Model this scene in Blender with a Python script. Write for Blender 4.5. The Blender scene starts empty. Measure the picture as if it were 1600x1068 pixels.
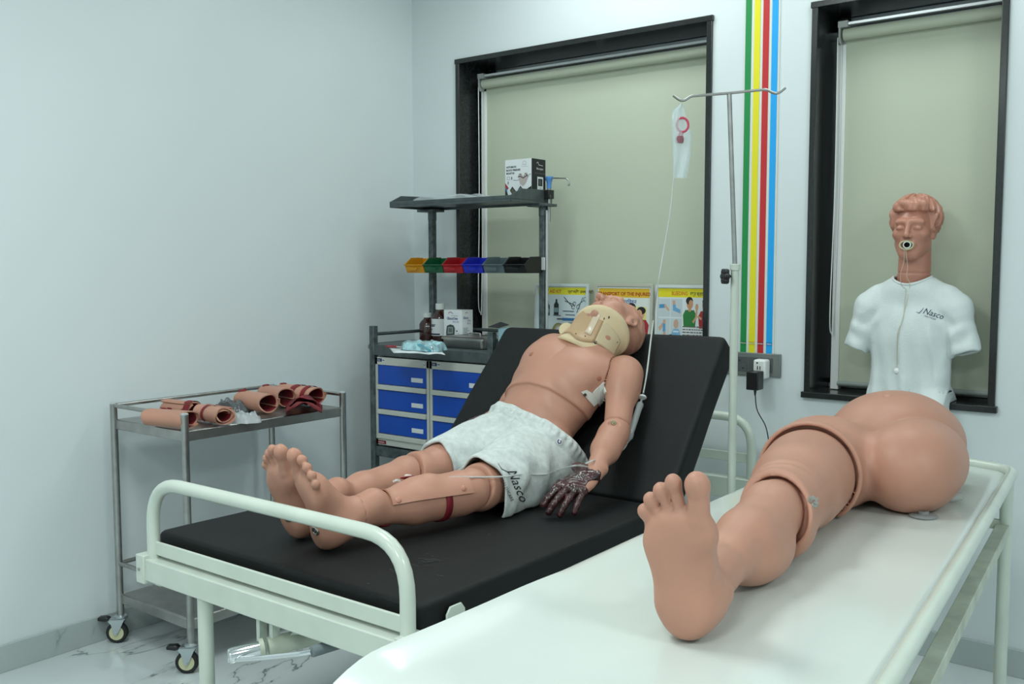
import bpy, bmesh, math, random
import numpy as np
from mathutils import Vector, Matrix
random.seed(7); RNG = np.random.default_rng(7)
C = bpy.context.scene.collection
SC = bpy.context.scene
V3 = lambda *a: np.array(a, float)

# ------------------------------------------------------------------ camera
FPX = 1505.0
PITCH, YAW, ROLL = math.radians(4.48), math.radians(-37.6), math.radians(0.1)
CAM = V3(3.264, -3.455, 1.35)
def cam_axes():
    cy, sy, cp, sp = math.cos(YAW), math.sin(YAW), math.cos(PITCH), math.sin(PITCH)
    fwd = V3(sy*cp, cy*cp, -sp); right = V3(cy, -sy, 0); down = np.cross(fwd, right)
    cr, sr = math.cos(ROLL), math.sin(ROLL)
    return right*cr + down*sr, -right*sr + down*cr, fwd
CR, CD, CF = cam_axes()
cd = bpy.data.cameras.new('camera'); cd.sensor_width = 36.0; cd.lens = FPX/1600*36.0
cd.clip_start = 0.05
cam = bpy.data.objects.new('camera', cd); C.objects.link(cam)
cam.matrix_world = Matrix(((CR[0], -CD[0], -CF[0], CAM[0]), (CR[1], -CD[1], -CF[1], CAM[1]),
                           (CR[2], -CD[2], -CF[2], CAM[2]), (0, 0, 0, 1)))
SC.camera = cam
# the bearing of a point seen in the photograph, met with a real plane of the room
def ray(px, py): return CR*((px-800)/FPX) + CD*((py-534)/FPX) + CF
def onx(px, py, x): d = ray(px, py); return CAM + d*((x-CAM[0])/d[0])
def ony(px, py, y): d = ray(px, py); return CAM + d*((y-CAM[1])/d[1])
def onz(px, py, z): d = ray(px, py); return CAM + d*((z-CAM[2])/d[2])
def ond(px, py, d): return CAM + ray(px, py)*d

# ------------------------------------------------------------------ world, lamps, exposure
w = bpy.data.worlds.new('world'); SC.world = w; w.use_nodes = True
w.node_tree.nodes['Background'].inputs[0].default_value = (0.55, 0.68, 0.72, 1)
w.node_tree.nodes['Background'].inputs[1].default_value = 0.12
SC.view_settings.view_transform = 'Standard'; SC.view_settings.look = 'None'
SC.view_settings.exposure = 0.08; SC.view_settings.gamma = 1.0
CEIL = 2.85
def lamp(x, y, power, sx=0.6, sy=0.6, col=(0.90, 1.0, 0.985)):
    l = bpy.data.lights.new('ceiling_panel_light', 'AREA'); l.shape = 'RECTANGLE'
    l.size, l.size_y, l.energy, l.color = sx, sy, power, col
    o = bpy.data.objects.new('ceiling_panel_light', l); C.objects.link(o); o.location = (x, y, CEIL-0.02)
lamp(1.25, -0.50, 10, 0.9, 0.3); lamp(2.45, -0.36, 6, 0.6, 0.25); lamp(1.5, -2.6, 25); lamp(3.2, -4.3, 34); lamp(4.9, -2.6, 33); lamp(1.6, -5.2, 18)

# ------------------------------------------------------------------ materials
def lin(c):
    if isinstance(c, str): c = tuple(int(c[i:i+2], 16)/255 for i in (0, 2, 4))
    return tuple(((v/12.92) if v <= 0.04045 else ((v+0.055)/1.055)**2.4) for v in c)
def mat(name, col, rough=0.5, metal=0.0, vary=0.0, vscale=8.0, bump=0.0, bscale=60.0, coat=0.0, alpha=1.0, trans=0.0, sss=0.0, spec=None, detail=3.0):
    m = bpy.data.materials.new(name); m.use_nodes = True; nt = m.node_tree; b = nt.nodes['Principled BSDF']
    rgb = lin(col) if isinstance(col, str) else tuple(col)
    b.inputs['Base Color'].default_value = (*rgb, 1); b.inputs['Roughness'].default_value = rough
    b.inputs['Metallic'].default_value = metal; b.inputs['Coat Weight'].default_value = coat
    b.inputs['Coat Roughness'].default_value = 0.12
    b.inputs['Alpha'].default_value = alpha; b.inputs['Transmission Weight'].default_value = trans
    if spec is not None: b.inputs['Specular IOR Level'].default_value = spec
    if sss:
        b.inputs['Subsurface Weight'].default_value = sss; b.inputs['Subsurface Radius'].default_value = (0.012, 0.005, 0.003)
        b.inputs['Subsurface Scale'].default_value = 1.0
    tc = nt.nodes.new('ShaderNodeTexCoord')
    if vary:
        n = nt.nodes.new('ShaderNodeTexNoise'); n.inputs['Scale'].default_value = vscale; n.inputs['Detail'].default_value = detail
        nt.links.new(tc.outputs['Object'], n.inputs['Vector'])
        r = nt.nodes.new('ShaderNodeMapRange'); r.inputs['From Min'].default_value = 0.3; r.inputs['From Max'].default_value = 0.7
        r.inputs['To Min'].default_value = 1-vary; r.inputs['To Max'].default_value = 1+vary
        nt.links.new(n.outputs['Fac'], r.inputs['Value'])
        mx = nt.nodes.new('ShaderNodeVectorMath'); mx.operation = 'SCALE'; mx.inputs[0].default_value = rgb
        nt.links.new(r.outputs['Result'], mx.inputs['Scale']); nt.links.new(mx.outputs[0], b.inputs['Base Color'])
    if bump:
        n2 = nt.nodes.new('ShaderNodeTexNoise'); n2.inputs['Scale'].default_value = bscale; n2.inputs['Detail'].default_value = 4
        nt.links.new(tc.outputs['Object'], n2.inputs['Vector'])
        bp = nt.nodes.new('ShaderNodeBump'); bp.inputs['Strength'].default_value = bump; bp.inputs['Distance'].default_value = 0.004
        nt.links.new(n2.outputs['Fac'], bp.inputs['Height']); nt.links.new(bp.outputs[0], b.inputs['Normal'])
    return m
M = {}
M['wall'] = mat('wall_paint', (0.70, 0.755, 0.765), 0.38, vary=0.015, vscale=1.5, bump=0.05, bscale=25)
M['ceil'] = mat('ceiling_paint', (0.80, 0.82, 0.82), 0.7)
M['granite'] = mat('black_granite', (0.019, 0.022, 0.022), 0.2, vary=0.2, vscale=90)
M['steel'] = mat('stainless_steel', (0.40, 0.40, 0.385), 0.33, 1.0, vary=0.12, vscale=30)
M['tray_steel'] = mat('brushed_steel_sheet', (0.42, 0.415, 0.40), 0.36, 1.0, vary=0.15, vscale=12)
M['chrome'] = mat('chrome', (0.75, 0.77, 0.78), 0.12, 1.0)
M['alu'] = mat('window_aluminium', (0.55, 0.57, 0.58), 0.28, 0.45)
M['zinc'] = mat('zinc_plate', (0.55, 0.60, 0.62), 0.35, 0.9)
M['cream'] = mat('cream_enamel', (0.60, 0.66, 0.58), 0.28, vary=0.05, vscale=9, coat=0.3)
M['cream_worn'] = mat('cream_enamel_worn', (0.50, 0.54, 0.44), 0.4, vary=0.18, vscale=14)
M['black_vinyl'] = mat('black_vinyl', (0.0032, 0.0041, 0.0045), 0.62, vary=0.25, vscale=7, bump=0.25, bscale=420, spec=0.35)
M['rubber'] = mat('black_rubber', (0.012, 0.012, 0.012), 0.6)
M['blackp'] = mat('black_plastic', (0.010, 0.010, 0.011), 0.35)
M['hub'] = mat('pale_yellow_plastic', (0.62, 0.62, 0.40), 0.45)
M['grey_metal'] = mat('grey_painted_metal', (0.075, 0.095, 0.098), 0.36, 0.2, vary=0.18, vscale=25)
M['grey_post'] = mat('grey_scuffed_post', (0.085, 0.105, 0.108), 0.4, 0.3, vary=0.5, vscale=35, detail=6)
M['drawer_white'] = mat('drawer_white', (0.56, 0.58, 0.53), 0.4)
M['blue'] = mat('blue_enamel', (0.003, 0.070, 0.45), 0.35)
M['white'] = mat('white_plastic', (0.80, 0.82, 0.80), 0.4)
M['paper'] = mat('white_card', (0.76, 0.79, 0.80), 0.45)
M['skin'] = mat('manikin_vinyl', (0.51, 0.252, 0.178), 0.46, vary=0.05, vscale=7, bump=0.04, bscale=250, spec=0.4)
M['skin_dark'] = mat('manikin_hard_plastic', (0.53, 0.235, 0.165), 0.36, vary=0.05, vscale=9)
M['skin_head'] = mat('manikin_face_vinyl', (0.60, 0.30, 0.235), 0.5, vary=0.05, vscale=12)
M['areola'] = mat('areola', (0.36, 0.135, 0.08), 0.5)
M['burn'] = mat('charred_burn_plastic', (0.050, 0.012, 0.014), 0.22, vary=0.75, vscale=32, bump=0.9, bscale=55, coat=0.6, detail=6)
M['red_felt'] = mat('dark_red_lining', (0.19, 0.008, 0.016), 0.75, vary=0.3, vscale=30)
M['red_strap'] = mat('red_strap', (0.20, 0.006, 0.014), 0.6)
M['bandage'] = mat('white_bandage', (0.72, 0.73, 0.68), 0.8, bump=0.4, bscale=500)
M['collar'] = mat('beige_foam', (0.72, 0.57, 0.36), 0.75, bump=0.2, bscale=300)
M['collar_shell'] = mat('beige_collar_plastic', (0.56, 0.37, 0.21), 0.35)
M['collar_tab'] = mat('cream_fastener', (0.64, 0.52, 0.34), 0.85)
M['sheet'] = mat('glossy_white_sheet', (0.66, 0.71, 0.675), 0.22, vary=0.02, vscale=5, bump=0.12, bscale=7, coat=0.35)
M['clearp'] = mat('clear_plastic', (0.80, 0.86, 0.88), 0.12, alpha=0.4)
M['cleart'] = mat('clear_tubing', (0.70, 0.74, 0.72), 0.15, alpha=0.62)
M['chamber'] = mat('clear_chamber', (0.42, 0.45, 0.45), 0.12, alpha=0.55)
M['bagfilm'] = mat('bag_film', (0.75, 0.86, 0.90), 0.2, alpha=0.40)
M['pink'] = mat('pink_red_plastic', (0.62, 0.07, 0.13), 0.35)
M['brass'] = mat('dull_brass', (0.16, 0.15, 0.09), 0.4, 0.8)
M['nickel'] = mat('nickel_bolt', (0.50, 0.49, 0.45), 0.3, 1.0)
M['amber'] = mat('brown_glass', (0.035, 0.008, 0.006), 0.1, coat=0.5)
M['navy'] = mat('navy_print', (0.012, 0.018, 0.06), 0.6)
M['ink'] = mat('black_print', (0.015, 0.016, 0.02), 0.6)
M['socket'] = mat('grey_socket_plate', (0.17, 0.19, 0.18), 0.35)
M['socket_d'] = mat('dark_socket_insert', (0.09, 0.10, 0.10), 0.35)

def fabric_mat(name, col, scale, amt, rough=0.9):
    m = mat(name, col, rough, vary=amt, vscale=scale, bump=0.35, bscale=260, detail=5)
    return m
M['shorts'] = fabric_mat('heather_grey_jersey', (0.60, 0.64, 0.62), 60, 0.11)
M['tee'] = fabric_mat('white_jersey', (0.70, 0.76, 0.75), 25, 0.025)
def blind_mat():
    m = mat('blind_fabric', (0.53, 0.57, 0.45), 0.75, bump=0.05, bscale=300)
    return m
M['blind'] = blind_mat()
def marble(name, base, vein, rough, scale):
    m = bpy.data.materials.new(name); m.use_nodes = True; nt = m.node_tree; b = nt.nodes['Principled BSDF']
    tc = nt.nodes.new('ShaderNodeTexCoord'); mp = nt.nodes.new('ShaderNodeMapping'); mp.inputs['Scale'].default_value = (1.0, 0.55, 1.0)
    mp.inputs['Rotation'].default_value = (0.2, 0.1, 0.7); mp.inputs['Location'].default_value = (0.35, 0.1, 0.4)
    nt.links.new(tc.outputs['Object'], mp.inputs['Vector'])
    n = nt.nodes.new('ShaderNodeTexNoise'); n.inputs['Scale'].default_value = scale; n.inputs['Detail'].default_value = 7; n.inputs['Distortion'].default_value = 1.4
    nt.links.new(mp.outputs[0], n.inputs['Vector'])
    r = nt.nodes.new('ShaderNodeValToRGB'); e = r.color_ramp.elements
    e[0].position = 0.0; e[0].color = (0, 0, 0, 1); e[1].position = 1.0; e[1].color = (0, 0, 0, 1)
    for p, v in ((0.478, 0.0), (0.4955, 0.12), (0.50, 1.0), (0.5045, 0.12), (0.522, 0.0)):
        q = e.new(p); q.color = (v, v, v, 1)
    nt.links.new(n.outputs['Fac'], r.inputs[0])
    n2 = nt.nodes.new('ShaderNodeTexNoise'); n2.inputs['Scale'].default_value = 2.2; n2.inputs['Detail'].default_value = 2
    nt.links.new(mp.outputs[0], n2.inputs['Vector'])
    mr = nt.nodes.new('ShaderNodeMapRange'); mr.inputs['From Min'].default_value = 0.45; mr.inputs['From Max'].default_value = 0.62
    nt.links.new(n2.outputs['Fac'], mr.inputs['Value'])
    mu = nt.nodes.new('ShaderNodeMath'); mu.operation = 'MULTIPLY'
    nt.links.new(r.outputs[0], mu.inputs[0]); nt.links.new(mr.outputs[0], mu.inputs[1])
    mx = nt.nodes.new('ShaderNodeMix'); mx.data_type = 'RGBA'; mx.inputs[6].default_value = (*base, 1); mx.inputs[7].default_value = (*vein, 1)
    nt.links.new(mu.outputs[0], mx.inputs[0]); nt.links.new(mx.outputs[2], b.inputs['Base Color'])
    b.inputs['Roughness'].default_value = rough
    return m
M['floor'] = marble('marble_tile', (0.62, 0.67, 0.67), (0.13, 0.16, 0.165), 0.10, 1.5)
M['skirt'] = marble('marble_skirting', (0.44, 0.49, 0.48), (0.13, 0.16, 0.165), 0.2, 1.9)
PM = {}
def pm(hexcol, rough=0.5):
    k = (hexcol, rough)
    if k not in PM: PM[k] = mat('print_'+hexcol, hexcol, rough)
    return PM[k]

# ------------------------------------------------------------------ geometry helpers (lists of verts and faces)
def nrm(v): v = np.array(v, float); return v/np.linalg.norm(v)
class G:
    def __init__(s): s.v = []; s.f = []; s.m = []; s.cm = 0
    def add(s, vs, fs):
        o = len(s.v); s.v += [tuple(map(float, p)) for p in vs]
        for f in fs: s.f.append(tuple(i+o for i in f)); s.m.append(s.cm)
        return s
    def box(s, lo, hi, R=None, c=None):
        x0, y0, z0 = lo; x1, y1, z1 = hi
        vs = [V3(x, y, z) for z in (z0, z1) for y in (y0, y1) for x in (x0, x1)]
        if R is not None: vs = [np.array(c) + R @ p for p in vs]
        return s.add(vs, [(0, 2, 3, 1), (4, 5, 7, 6), (0, 1, 5, 4), (2, 6, 7, 3), (0, 4, 6, 2), (1, 3, 7, 5)])
    def tube(s, pts, r, seg=14, caps=True):
        pts = [np.array(p, float) for p in pts]; n = len(pts)
        rs = r if hasattr(r, '__len__') else [r]*n
        T = [nrm(pts[min(i+1, n-1)]-pts[max(i-1, 0)]) for i in range(n)]
        u = np.cross(T[0], (0, 0, 1)); u = nrm(u) if np.linalg.norm(u) > 1e-3 else V3(1, 0, 0)
        vs = []
        for i in range(n):
            u = u - T[i]*(u@T[i]); u = nrm(u); wv = np.cross(T[i], u)
            for k in range(seg):
                a = 2*math.pi*k/seg; vs.append(pts[i] + rs[i]*(math.cos(a)*u + math.sin(a)*wv))
        fs = [(i*seg+k, i*seg+(k+1) % seg, (i+1)*seg+(k+1) % seg, (i+1)*seg+k) for i in range(n-1) for k in range(seg)]
        if caps: fs += [tuple(range(seg))[::-1], tuple(range((n-1)*seg, n*seg))]
        return s.add(vs, fs)
    def lathe(s, prof, c, ax=(0, 0, 1), seg=28):
        ax = nrm(ax); u = np.cross(ax, (0, 1, 0.3)); u = nrm(u); wv = np.cross(ax, u); c = np.array(c, float); vs = []
        for (r, h) in prof:
            for k in range(seg):
                a = 2*math.pi*k/seg; vs.append(c + ax*h + max(r, 1e-5)*(math.cos(a)*u + math.sin(a)*wv))
        n = len(prof)
        fs = [(i*seg+k, i*seg+(k+1) % seg, (i+1)*seg+(k+1) % seg, (i+1)*seg+k) for i in range(n-1) for k in range(seg)]
        fs += [tuple(range(seg))[::-1], tuple(range((n-1)*seg, n*seg))]
        return s.add(vs, fs)
    def prism(s, poly, o, ux, uy, un, t):
        o, ux, uy, un = map(lambda q: np.array(q, float), (o, ux, uy, un)); n = len(poly)
        vs = [o+ux*a+uy*b for a, b in poly] + [o+ux*a+uy*b+un*t for a, b in poly]
        fs = [tuple(range(n))[::-1], tuple(range(n, 2*n))] + [(i, (i+1) % n, n+(i+1) % n, n+i) for i in range(n)]
        return s.add(vs, fs)
    def flat(s, poly, o, ux, uy):
        return s.add([np.array(o)+np.array(ux)*a+np.array(uy)*b for a, b in poly], [tuple(range(len(poly)))])
    def grid(s, P):
        ny, nx = P.shape[:2]
        return s.add(P.reshape(-1, 3), [(j*nx+i, j*nx+i+1, (j+1)*nx+i+1, (j+1)*nx+i) for j in range(ny-1) for i in range(nx-1)])
def fillet(pts, r, n=6):
    pts = [np.array(p, float) for p in pts]; out = [pts[0]]
    for i in range(1, len(pts)-1):
        a, b, c = pts[i-1], pts[i], pts[i+1]; u, v = nrm(a-b), nrm(c-b)
        th = math.acos(max(-1, min(1, u@v))); d = min(r/math.tan(th/2), 0.49*np.linalg.norm(a-b), 0.49*np.linalg.norm(c-b))
        p0, p1 = b+u*d, b+v*d
        for k in range(n+1):
            t = k/n; out.append((1-t)**2*p0 + 2*t*(1-t)*b + t*t*p1)
    out.append(pts[-1]); return out
def spline(pts, n=8):
    P = [np.array(p, float) for p in pts]; P = [2*P[0]-P[1]] + P + [2*P[-1]-P[-2]]; out = []
    for i in range(1, len(P)-2):
        for k in range(n):
            t = k/n; out.append(0.5*((2*P[i]) + (-P[i-1]+P[i+1])*t + (2*P[i-1]-5*P[i]+4*P[i+1]-P[i+2])*t*t + (-P[i-1]+3*P[i]-3*P[i+1]+P[i+2])*t**3))
    out.append(P[-2]); return out
def circ(cx, cy, rx, ry=None, n=20, a0=0, a1=2*math.pi):
    ry = rx if ry is None else ry
    full = abs(a1-a0) > 6.28
    return [(cx+rx*math.cos(a0+(a1-a0)*k/(n if full else n-1)), cy+ry*math.sin(a0+(a1-a0)*k/(n if full else n-1))) for k in range(n)]
def rect(x0, y0, x1, y1): return [(x0, y0), (x1, y0), (x1, y1), (x0, y1)]
def obj(name, g, m, parent=None, smooth=None, bevel=0.0, bseg=2, fix=True):
    me = bpy.data.meshes.new(name); me.from_pydata(g.v, [], g.f); me.update()
    ms = m if isinstance(m, (list, tuple)) else [m]
    for x in ms: me.materials.append(x)
    if len(ms) > 1: me.polygons.foreach_set('material_index', g.m)
    if fix:
        bm = bmesh.new(); bm.from_mesh(me); bmesh.ops.recalc_face_normals(bm, faces=bm.faces); bm.to_mesh(me); bm.free()
    o = bpy.data.objects.new(name, me); C.objects.link(o)
    if parent is not None: o.parent = parent; o.matrix_parent_inverse = parent.matrix_world.inverted() if False else Matrix.Translation(parent.location).inverted()
    if bevel:
        md = o.modifiers.new('bevel', 'BEVEL'); md.width = bevel; md.segments = bseg; md.limit_method = 'ANGLE'; md.angle_limit = math.radians(40)
    if smooth is None: smooth = True
    if smooth:
        for p in me.polygons: p.use_smooth = True
        try: me.set_sharp_from_angle(angle=math.radians(38))
        except Exception: pass
    return o
def thing(name, loc, label, cat, group=None):
    o = bpy.data.objects.new(name, None); C.objects.link(o); o.location = tuple(map(float, loc)); o.empty_display_size = 0.05
    return tag(o, label, cat, group)
def tag(o, label, cat, group=None):
    o['label'] = label; o['category'] = cat
    if group: o['group'] = group
    return o
def struct(o): o['kind'] = 'structure'; return o
def text_geo(txt, size, shear=0.0, bold=0.0, align='LEFT', space=1.0):
    cu = bpy.data.curves.new('t', 'FONT'); cu.body = txt; cu.size = size; cu.shear = shear; cu.offset = bold; cu.align_x = align; cu.resolution_u = 2
    cu.space_character = space
    o = bpy.data.objects.new('t', cu); C.objects.link(o); bpy.context.view_layer.update()
    me = bpy.data.meshes.new_from_object(o.evaluated_get(bpy.context.evaluated_depsgraph_get()))
    vs = [tuple(v.co) for v in me.vertices]; fs = [tuple(p.vertices) for p in me.polygons]
    bpy.data.objects.remove(o); bpy.data.curves.remove(cu); bpy.data.meshes.remove(me)
    return vs, fs
class Art:
    """flat print on a real face: coloured shapes in thin layers"""
    def __init__(s, o, ux, uy, un): s.o, s.ux, s.uy, s.un = map(lambda q: np.array(q, float), (o, ux, uy, un)); s.g = G(); s.ms = []; s.k = 0
    def _c(s, col):
        m = pm(col)
        if m not in s.ms: s.ms.append(m)
        s.g.cm = s.ms.index(m)
    def poly(s, col, p, lift=0.0):
        s._c(col); s.k += 1; s.g.flat(p, s.o+s.un*(0.0004+0.00002*s.k+lift), s.ux, s.uy)
    def line(s, col, pts, wd):
        for (a, b) in zip(pts[:-1], pts[1:]):
            a, b = np.array(a), np.array(b); d = b-a; L = np.linalg.norm(d); n = V3(-d[1], d[0], 0)[:2]/max(L, 1e-9)*wd/2
            s.poly(col, [a-n, b-n, b+n, a+n])
    def text(s, col, txt, x, y, size, shear=0.0, bold=0.0, align='LEFT', sx=1.0, rot=0.0):
        vs, fs = text_geo(txt, size, shear, bold, align); s._c(col); s.k += 1; o = s.o+s.un*(0.0004+0.00002*s.k)
        ca, sa = math.cos(rot), math.sin(rot)
        s.g.add([o+s.ux*(x+(v[0]*sx*ca-v[1]*sa))+s.uy*(y+(v[0]*sx*sa+v[1]*ca)) for v in vs], fs)
    def done(s, name, parent): return obj(name, s.g, s.ms, parent, smooth=False, fix=False)

# ------------------------------------------------------------------ modelling by distance fields
def smin(a, b, k): h = np.clip(0.5+0.5*(b-a)/k, 0, 1); return b*(1-h)+a*h-k*h*(1-h)
def smax(a, b, k): return -smin(-a, -b, k)
def cap(P, a, b, r1, r2=None):
    r2 = r1 if r2 is None else r2; a = np.asarray(a, float); ba = np.asarray(b, float)-a
    q = P-a; t = np.clip((q@ba)/(ba@ba), 0, 1)
    d = q-t[:, None]*ba; return np.sqrt((d*d).sum(1))-(r1+(r2-r1)*t)
def ell(P, c, r, R=None):
    q = P-np.asarray(c, float)
    if R is not None: q = q@R
    r = np.asarray(r, float); a = q/r; k0 = np.sqrt((a*a).sum(1)); a = a/r; k1 = np.sqrt((a*a).sum(1))
    return k0*(k0-1)/np.maximum(k1, 1e-9)
def sph(P, c, r): d = P-np.asarray(c, float); return np.sqrt((d*d).sum(1))-r
def su(ds, k):
    d = ds[0]
    for e in ds[1:]: d = smin(d, e, k)
    return d
def axes(x=None, y=None, z=None):
    """right-handed frame with columns x,y,z from two given directions, the first given kept exact"""
    if y is not None and z is not None: y = nrm(y); z = np.array(z, float); z = nrm(z-y*(z@y)); x = np.cross(y, z)
    elif x is not None and z is not None: z = nrm(z); x = np.array(x, float); x = nrm(x-z*(x@z)); y = np.cross(z, x)
    return np.stack([x, y, z], 1)
def polygonize(f, lo, hi, h, its=2):
    lo, hi = np.array(lo, float), np.array(hi, float); B = 8
    nb = np.ceil((hi-lo)/(h*B)).astype(int); n = nb*B
    bc = np.stack(np.meshgrid(*[np.arange(k) for k in nb], indexing='ij'), -1).reshape(-1, 3)
    cen = lo + (bc*B+(B-1)/2)*h; d = f(cen)
    act = np.abs(d) < h*B*1.25+0.008
    Vv = np.empty(tuple(n), np.float32).reshape(nb[0], B, nb[1], B, nb[2], B)
    sg = np.sign(d).reshape(tuple(nb))
    Vv[:] = sg[:, None, :, None, :, None]
    off = np.stack(np.meshgrid(*[np.arange(B)]*3, indexing='ij'), -1).reshape(-1, 3)
    ab = bc[act]
    for s in range(0, len(ab), 400):
        a = ab[s:s+400]; P = (lo+((a[:, None]*B+off[None])*h)).reshape(-1, 3)
        val = f(P).reshape(len(a), B, B, B)
        for q, (i, j, k) in enumerate(a): Vv[i, :, j, :, k, :] = val[q]
    Vv = Vv.reshape(tuple(n)); S = Vv < 0
    cs = [(slice(0, -1), slice(1, None))[k] for k in (0, 1)]
    cnt = np.zeros(tuple(n-1), np.int8)
    for dx in (0, 1):
        for dy in (0, 1):
            for dz in (0, 1): cnt += S[cs[dx], cs[dy], cs[dz]]
    ci = np.argwhere((cnt > 0) & (cnt < 8)); idx = -np.ones(tuple(n-1), np.int64); idx[tuple(ci.T)] = np.arange(len(ci))
    acc = np.zeros((len(ci), 3)); wt = np.zeros(len(ci))
    corners = np.array([(a, b, c) for a in (0, 1) for b in (0, 1) for c in (0, 1)])
    cv = [Vv[tuple((ci+c).T)].astype(float) for c in corners]
    for i in range(8):
        for j in range(i+1, 8):
            if np.abs(corners[i]-corners[j]).sum() == 1:
                m = (cv[i] < 0) != (cv[j] < 0); t = cv[i][m]/(cv[i][m]-cv[j][m])
                acc[m] += corners[i]+t[:, None]*(corners[j]-corners[i]); wt[m] += 1
    vs = lo+(ci+acc/wt[:, None])*h
    for _ in range(its):
        e = h*0.35; g = np.stack([f(vs+e*np.eye(3)[k])-f(vs-e*np.eye(3)[k]) for k in range(3)], 1)/(2*e)
        gn = np.sqrt((g*g).sum(1)); dd = f(vs); st = np.clip(dd/np.maximum(gn, 0.3), -h*0.6, h*0.6)
        vs = vs-st[:, None]*g/np.maximum(gn, 1e-6)[:, None]*0.9
    quads = []
    for ax in range(3):
        a0 = [slice(None)]*3; a1 = [slice(None)]*3; a0[ax] = slice(0, -1); a1[ax] = slice(1, None)
        s0, s1 = S[tuple(a0)], S[tuple(a1)]; e = np.argwhere(s0 != s1)
        u, v = (ax+1) % 3, (ax+2) % 3
        ok = (e[:, u] > 0) & (e[:, v] > 0) & (e[:, u] < n[u]-1) & (e[:, v] < n[v]-1); e = e[ok]
        du, dv = np.eye(3, dtype=int)[u], np.eye(3, dtype=int)[v]
        q = np.stack([idx[tuple((e-du-dv).T)], idx[tuple((e-dv).T)], idx[tuple(e.T)], idx[tuple((e-du).T)]], 1)
        inside = s0[tuple(e.T)]; q[~inside] = q[~inside][:, ::-1]; quads.append(q)
    return vs, np.concatenate(quads)
def sdf_obj(name, f, lo, hi, h, m, parent=None, xf=None, its=2):
    """one smooth mesh; xf = list of parts (f,lo,hi,h,R,t) to be joined when given"""
    parts = xf or [(f, lo, hi, h, None, None)]
    vs, fs, o = [], [], 0
    for (ff, l, u, hh, R, t) in parts:
        a, q = polygonize(ff, l, u, hh, its)
        if R is not None: a = a@R.T+t; q = q if np.linalg.det(R) > 0 else q[:, ::-1]
        vs.append(a); fs.append(q+o); o += len(a)
    vs, fs = np.concatenate(vs), np.concatenate(fs)
    me = bpy.data.meshes.new(name); me.vertices.add(len(vs)); me.vertices.foreach_set('co', vs.astype(np.float32).ravel())
    me.loops.add(4*len(fs)); me.polygons.add(len(fs)); me.loops.foreach_set('vertex_index', fs.ravel().astype(np.int32))
    me.polygons.foreach_set('loop_start', np.arange(0, 4*len(fs), 4, dtype=np.int32)); me.update(calc_edges=True); me.validate()
    me.polygons.foreach_set('use_smooth', np.ones(len(me.polygons), bool)); me.materials.append(m)
    ob = bpy.data.objects.new(name, me); C.objects.link(ob)
    if parent is not None: ob.parent = parent; ob.matrix_parent_inverse = Matrix.Translation(parent.location).inverted()
    return ob
# ================================================================== room
RX, RY = 6.0, -6.2            # right wall and the wall behind the camera
W1 = (0.283, 1.577, 0.865, 2.305); W2 = (1.966, 2.607, 0.868, 2.288); DEP = 0.26
struct(obj('floor', G().box((-0.1, RY-0.1, -0.05), (RX+0.1, 0.3, 0)), M['floor'], smooth=False))
struct(obj('ceiling', G().box((-0.1, RY-0.1, CEIL), (RX+0.1, 0.3, CEIL+0.05)), M['ceil'], smooth=False))
struct(obj('wall_left', G().box((-0.1, RY-0.1, 0), (0, 0.0, CEIL)), M['wall'], smooth=False))
struct(obj('wall_right', G().box((RX, RY-0.1, 0), (RX+0.1, 0.0, CEIL)), M['wall'], smooth=False))
struct(obj('wall_front', G().box((0, RY-0.1, 0), (RX, RY, CEIL)), M['wall'], smooth=False))
g = G()
g.box((-0.1, 0, 0), (W1[0], DEP+.05, CEIL)); g.box((W1[1], 0, 0), (W2[0], DEP+.05, CEIL)); g.box((W2[1], 0, 0), (RX+0.1, DEP+.05, CEIL))
for Wd in (W1, W2):
    g.box((Wd[0], 0, 0), (Wd[1], DEP+.05, Wd[2])); g.box((Wd[0], 0, Wd[3]), (Wd[1], DEP+.05, CEIL))
struct(obj('wall_back', g, M['wall'], smooth=False))
struct(obj('baseboard_left', G().box((0, RY, 0), (0.012, 0, 0.093)), M['skirt'], smooth=False, bevel=0.002))
struct(obj('baseboard_back', G().box((0.012, -0.012, 0), (RX, 0, 0.093)), M['skirt'], smooth=False, bevel=0.002))

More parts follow.
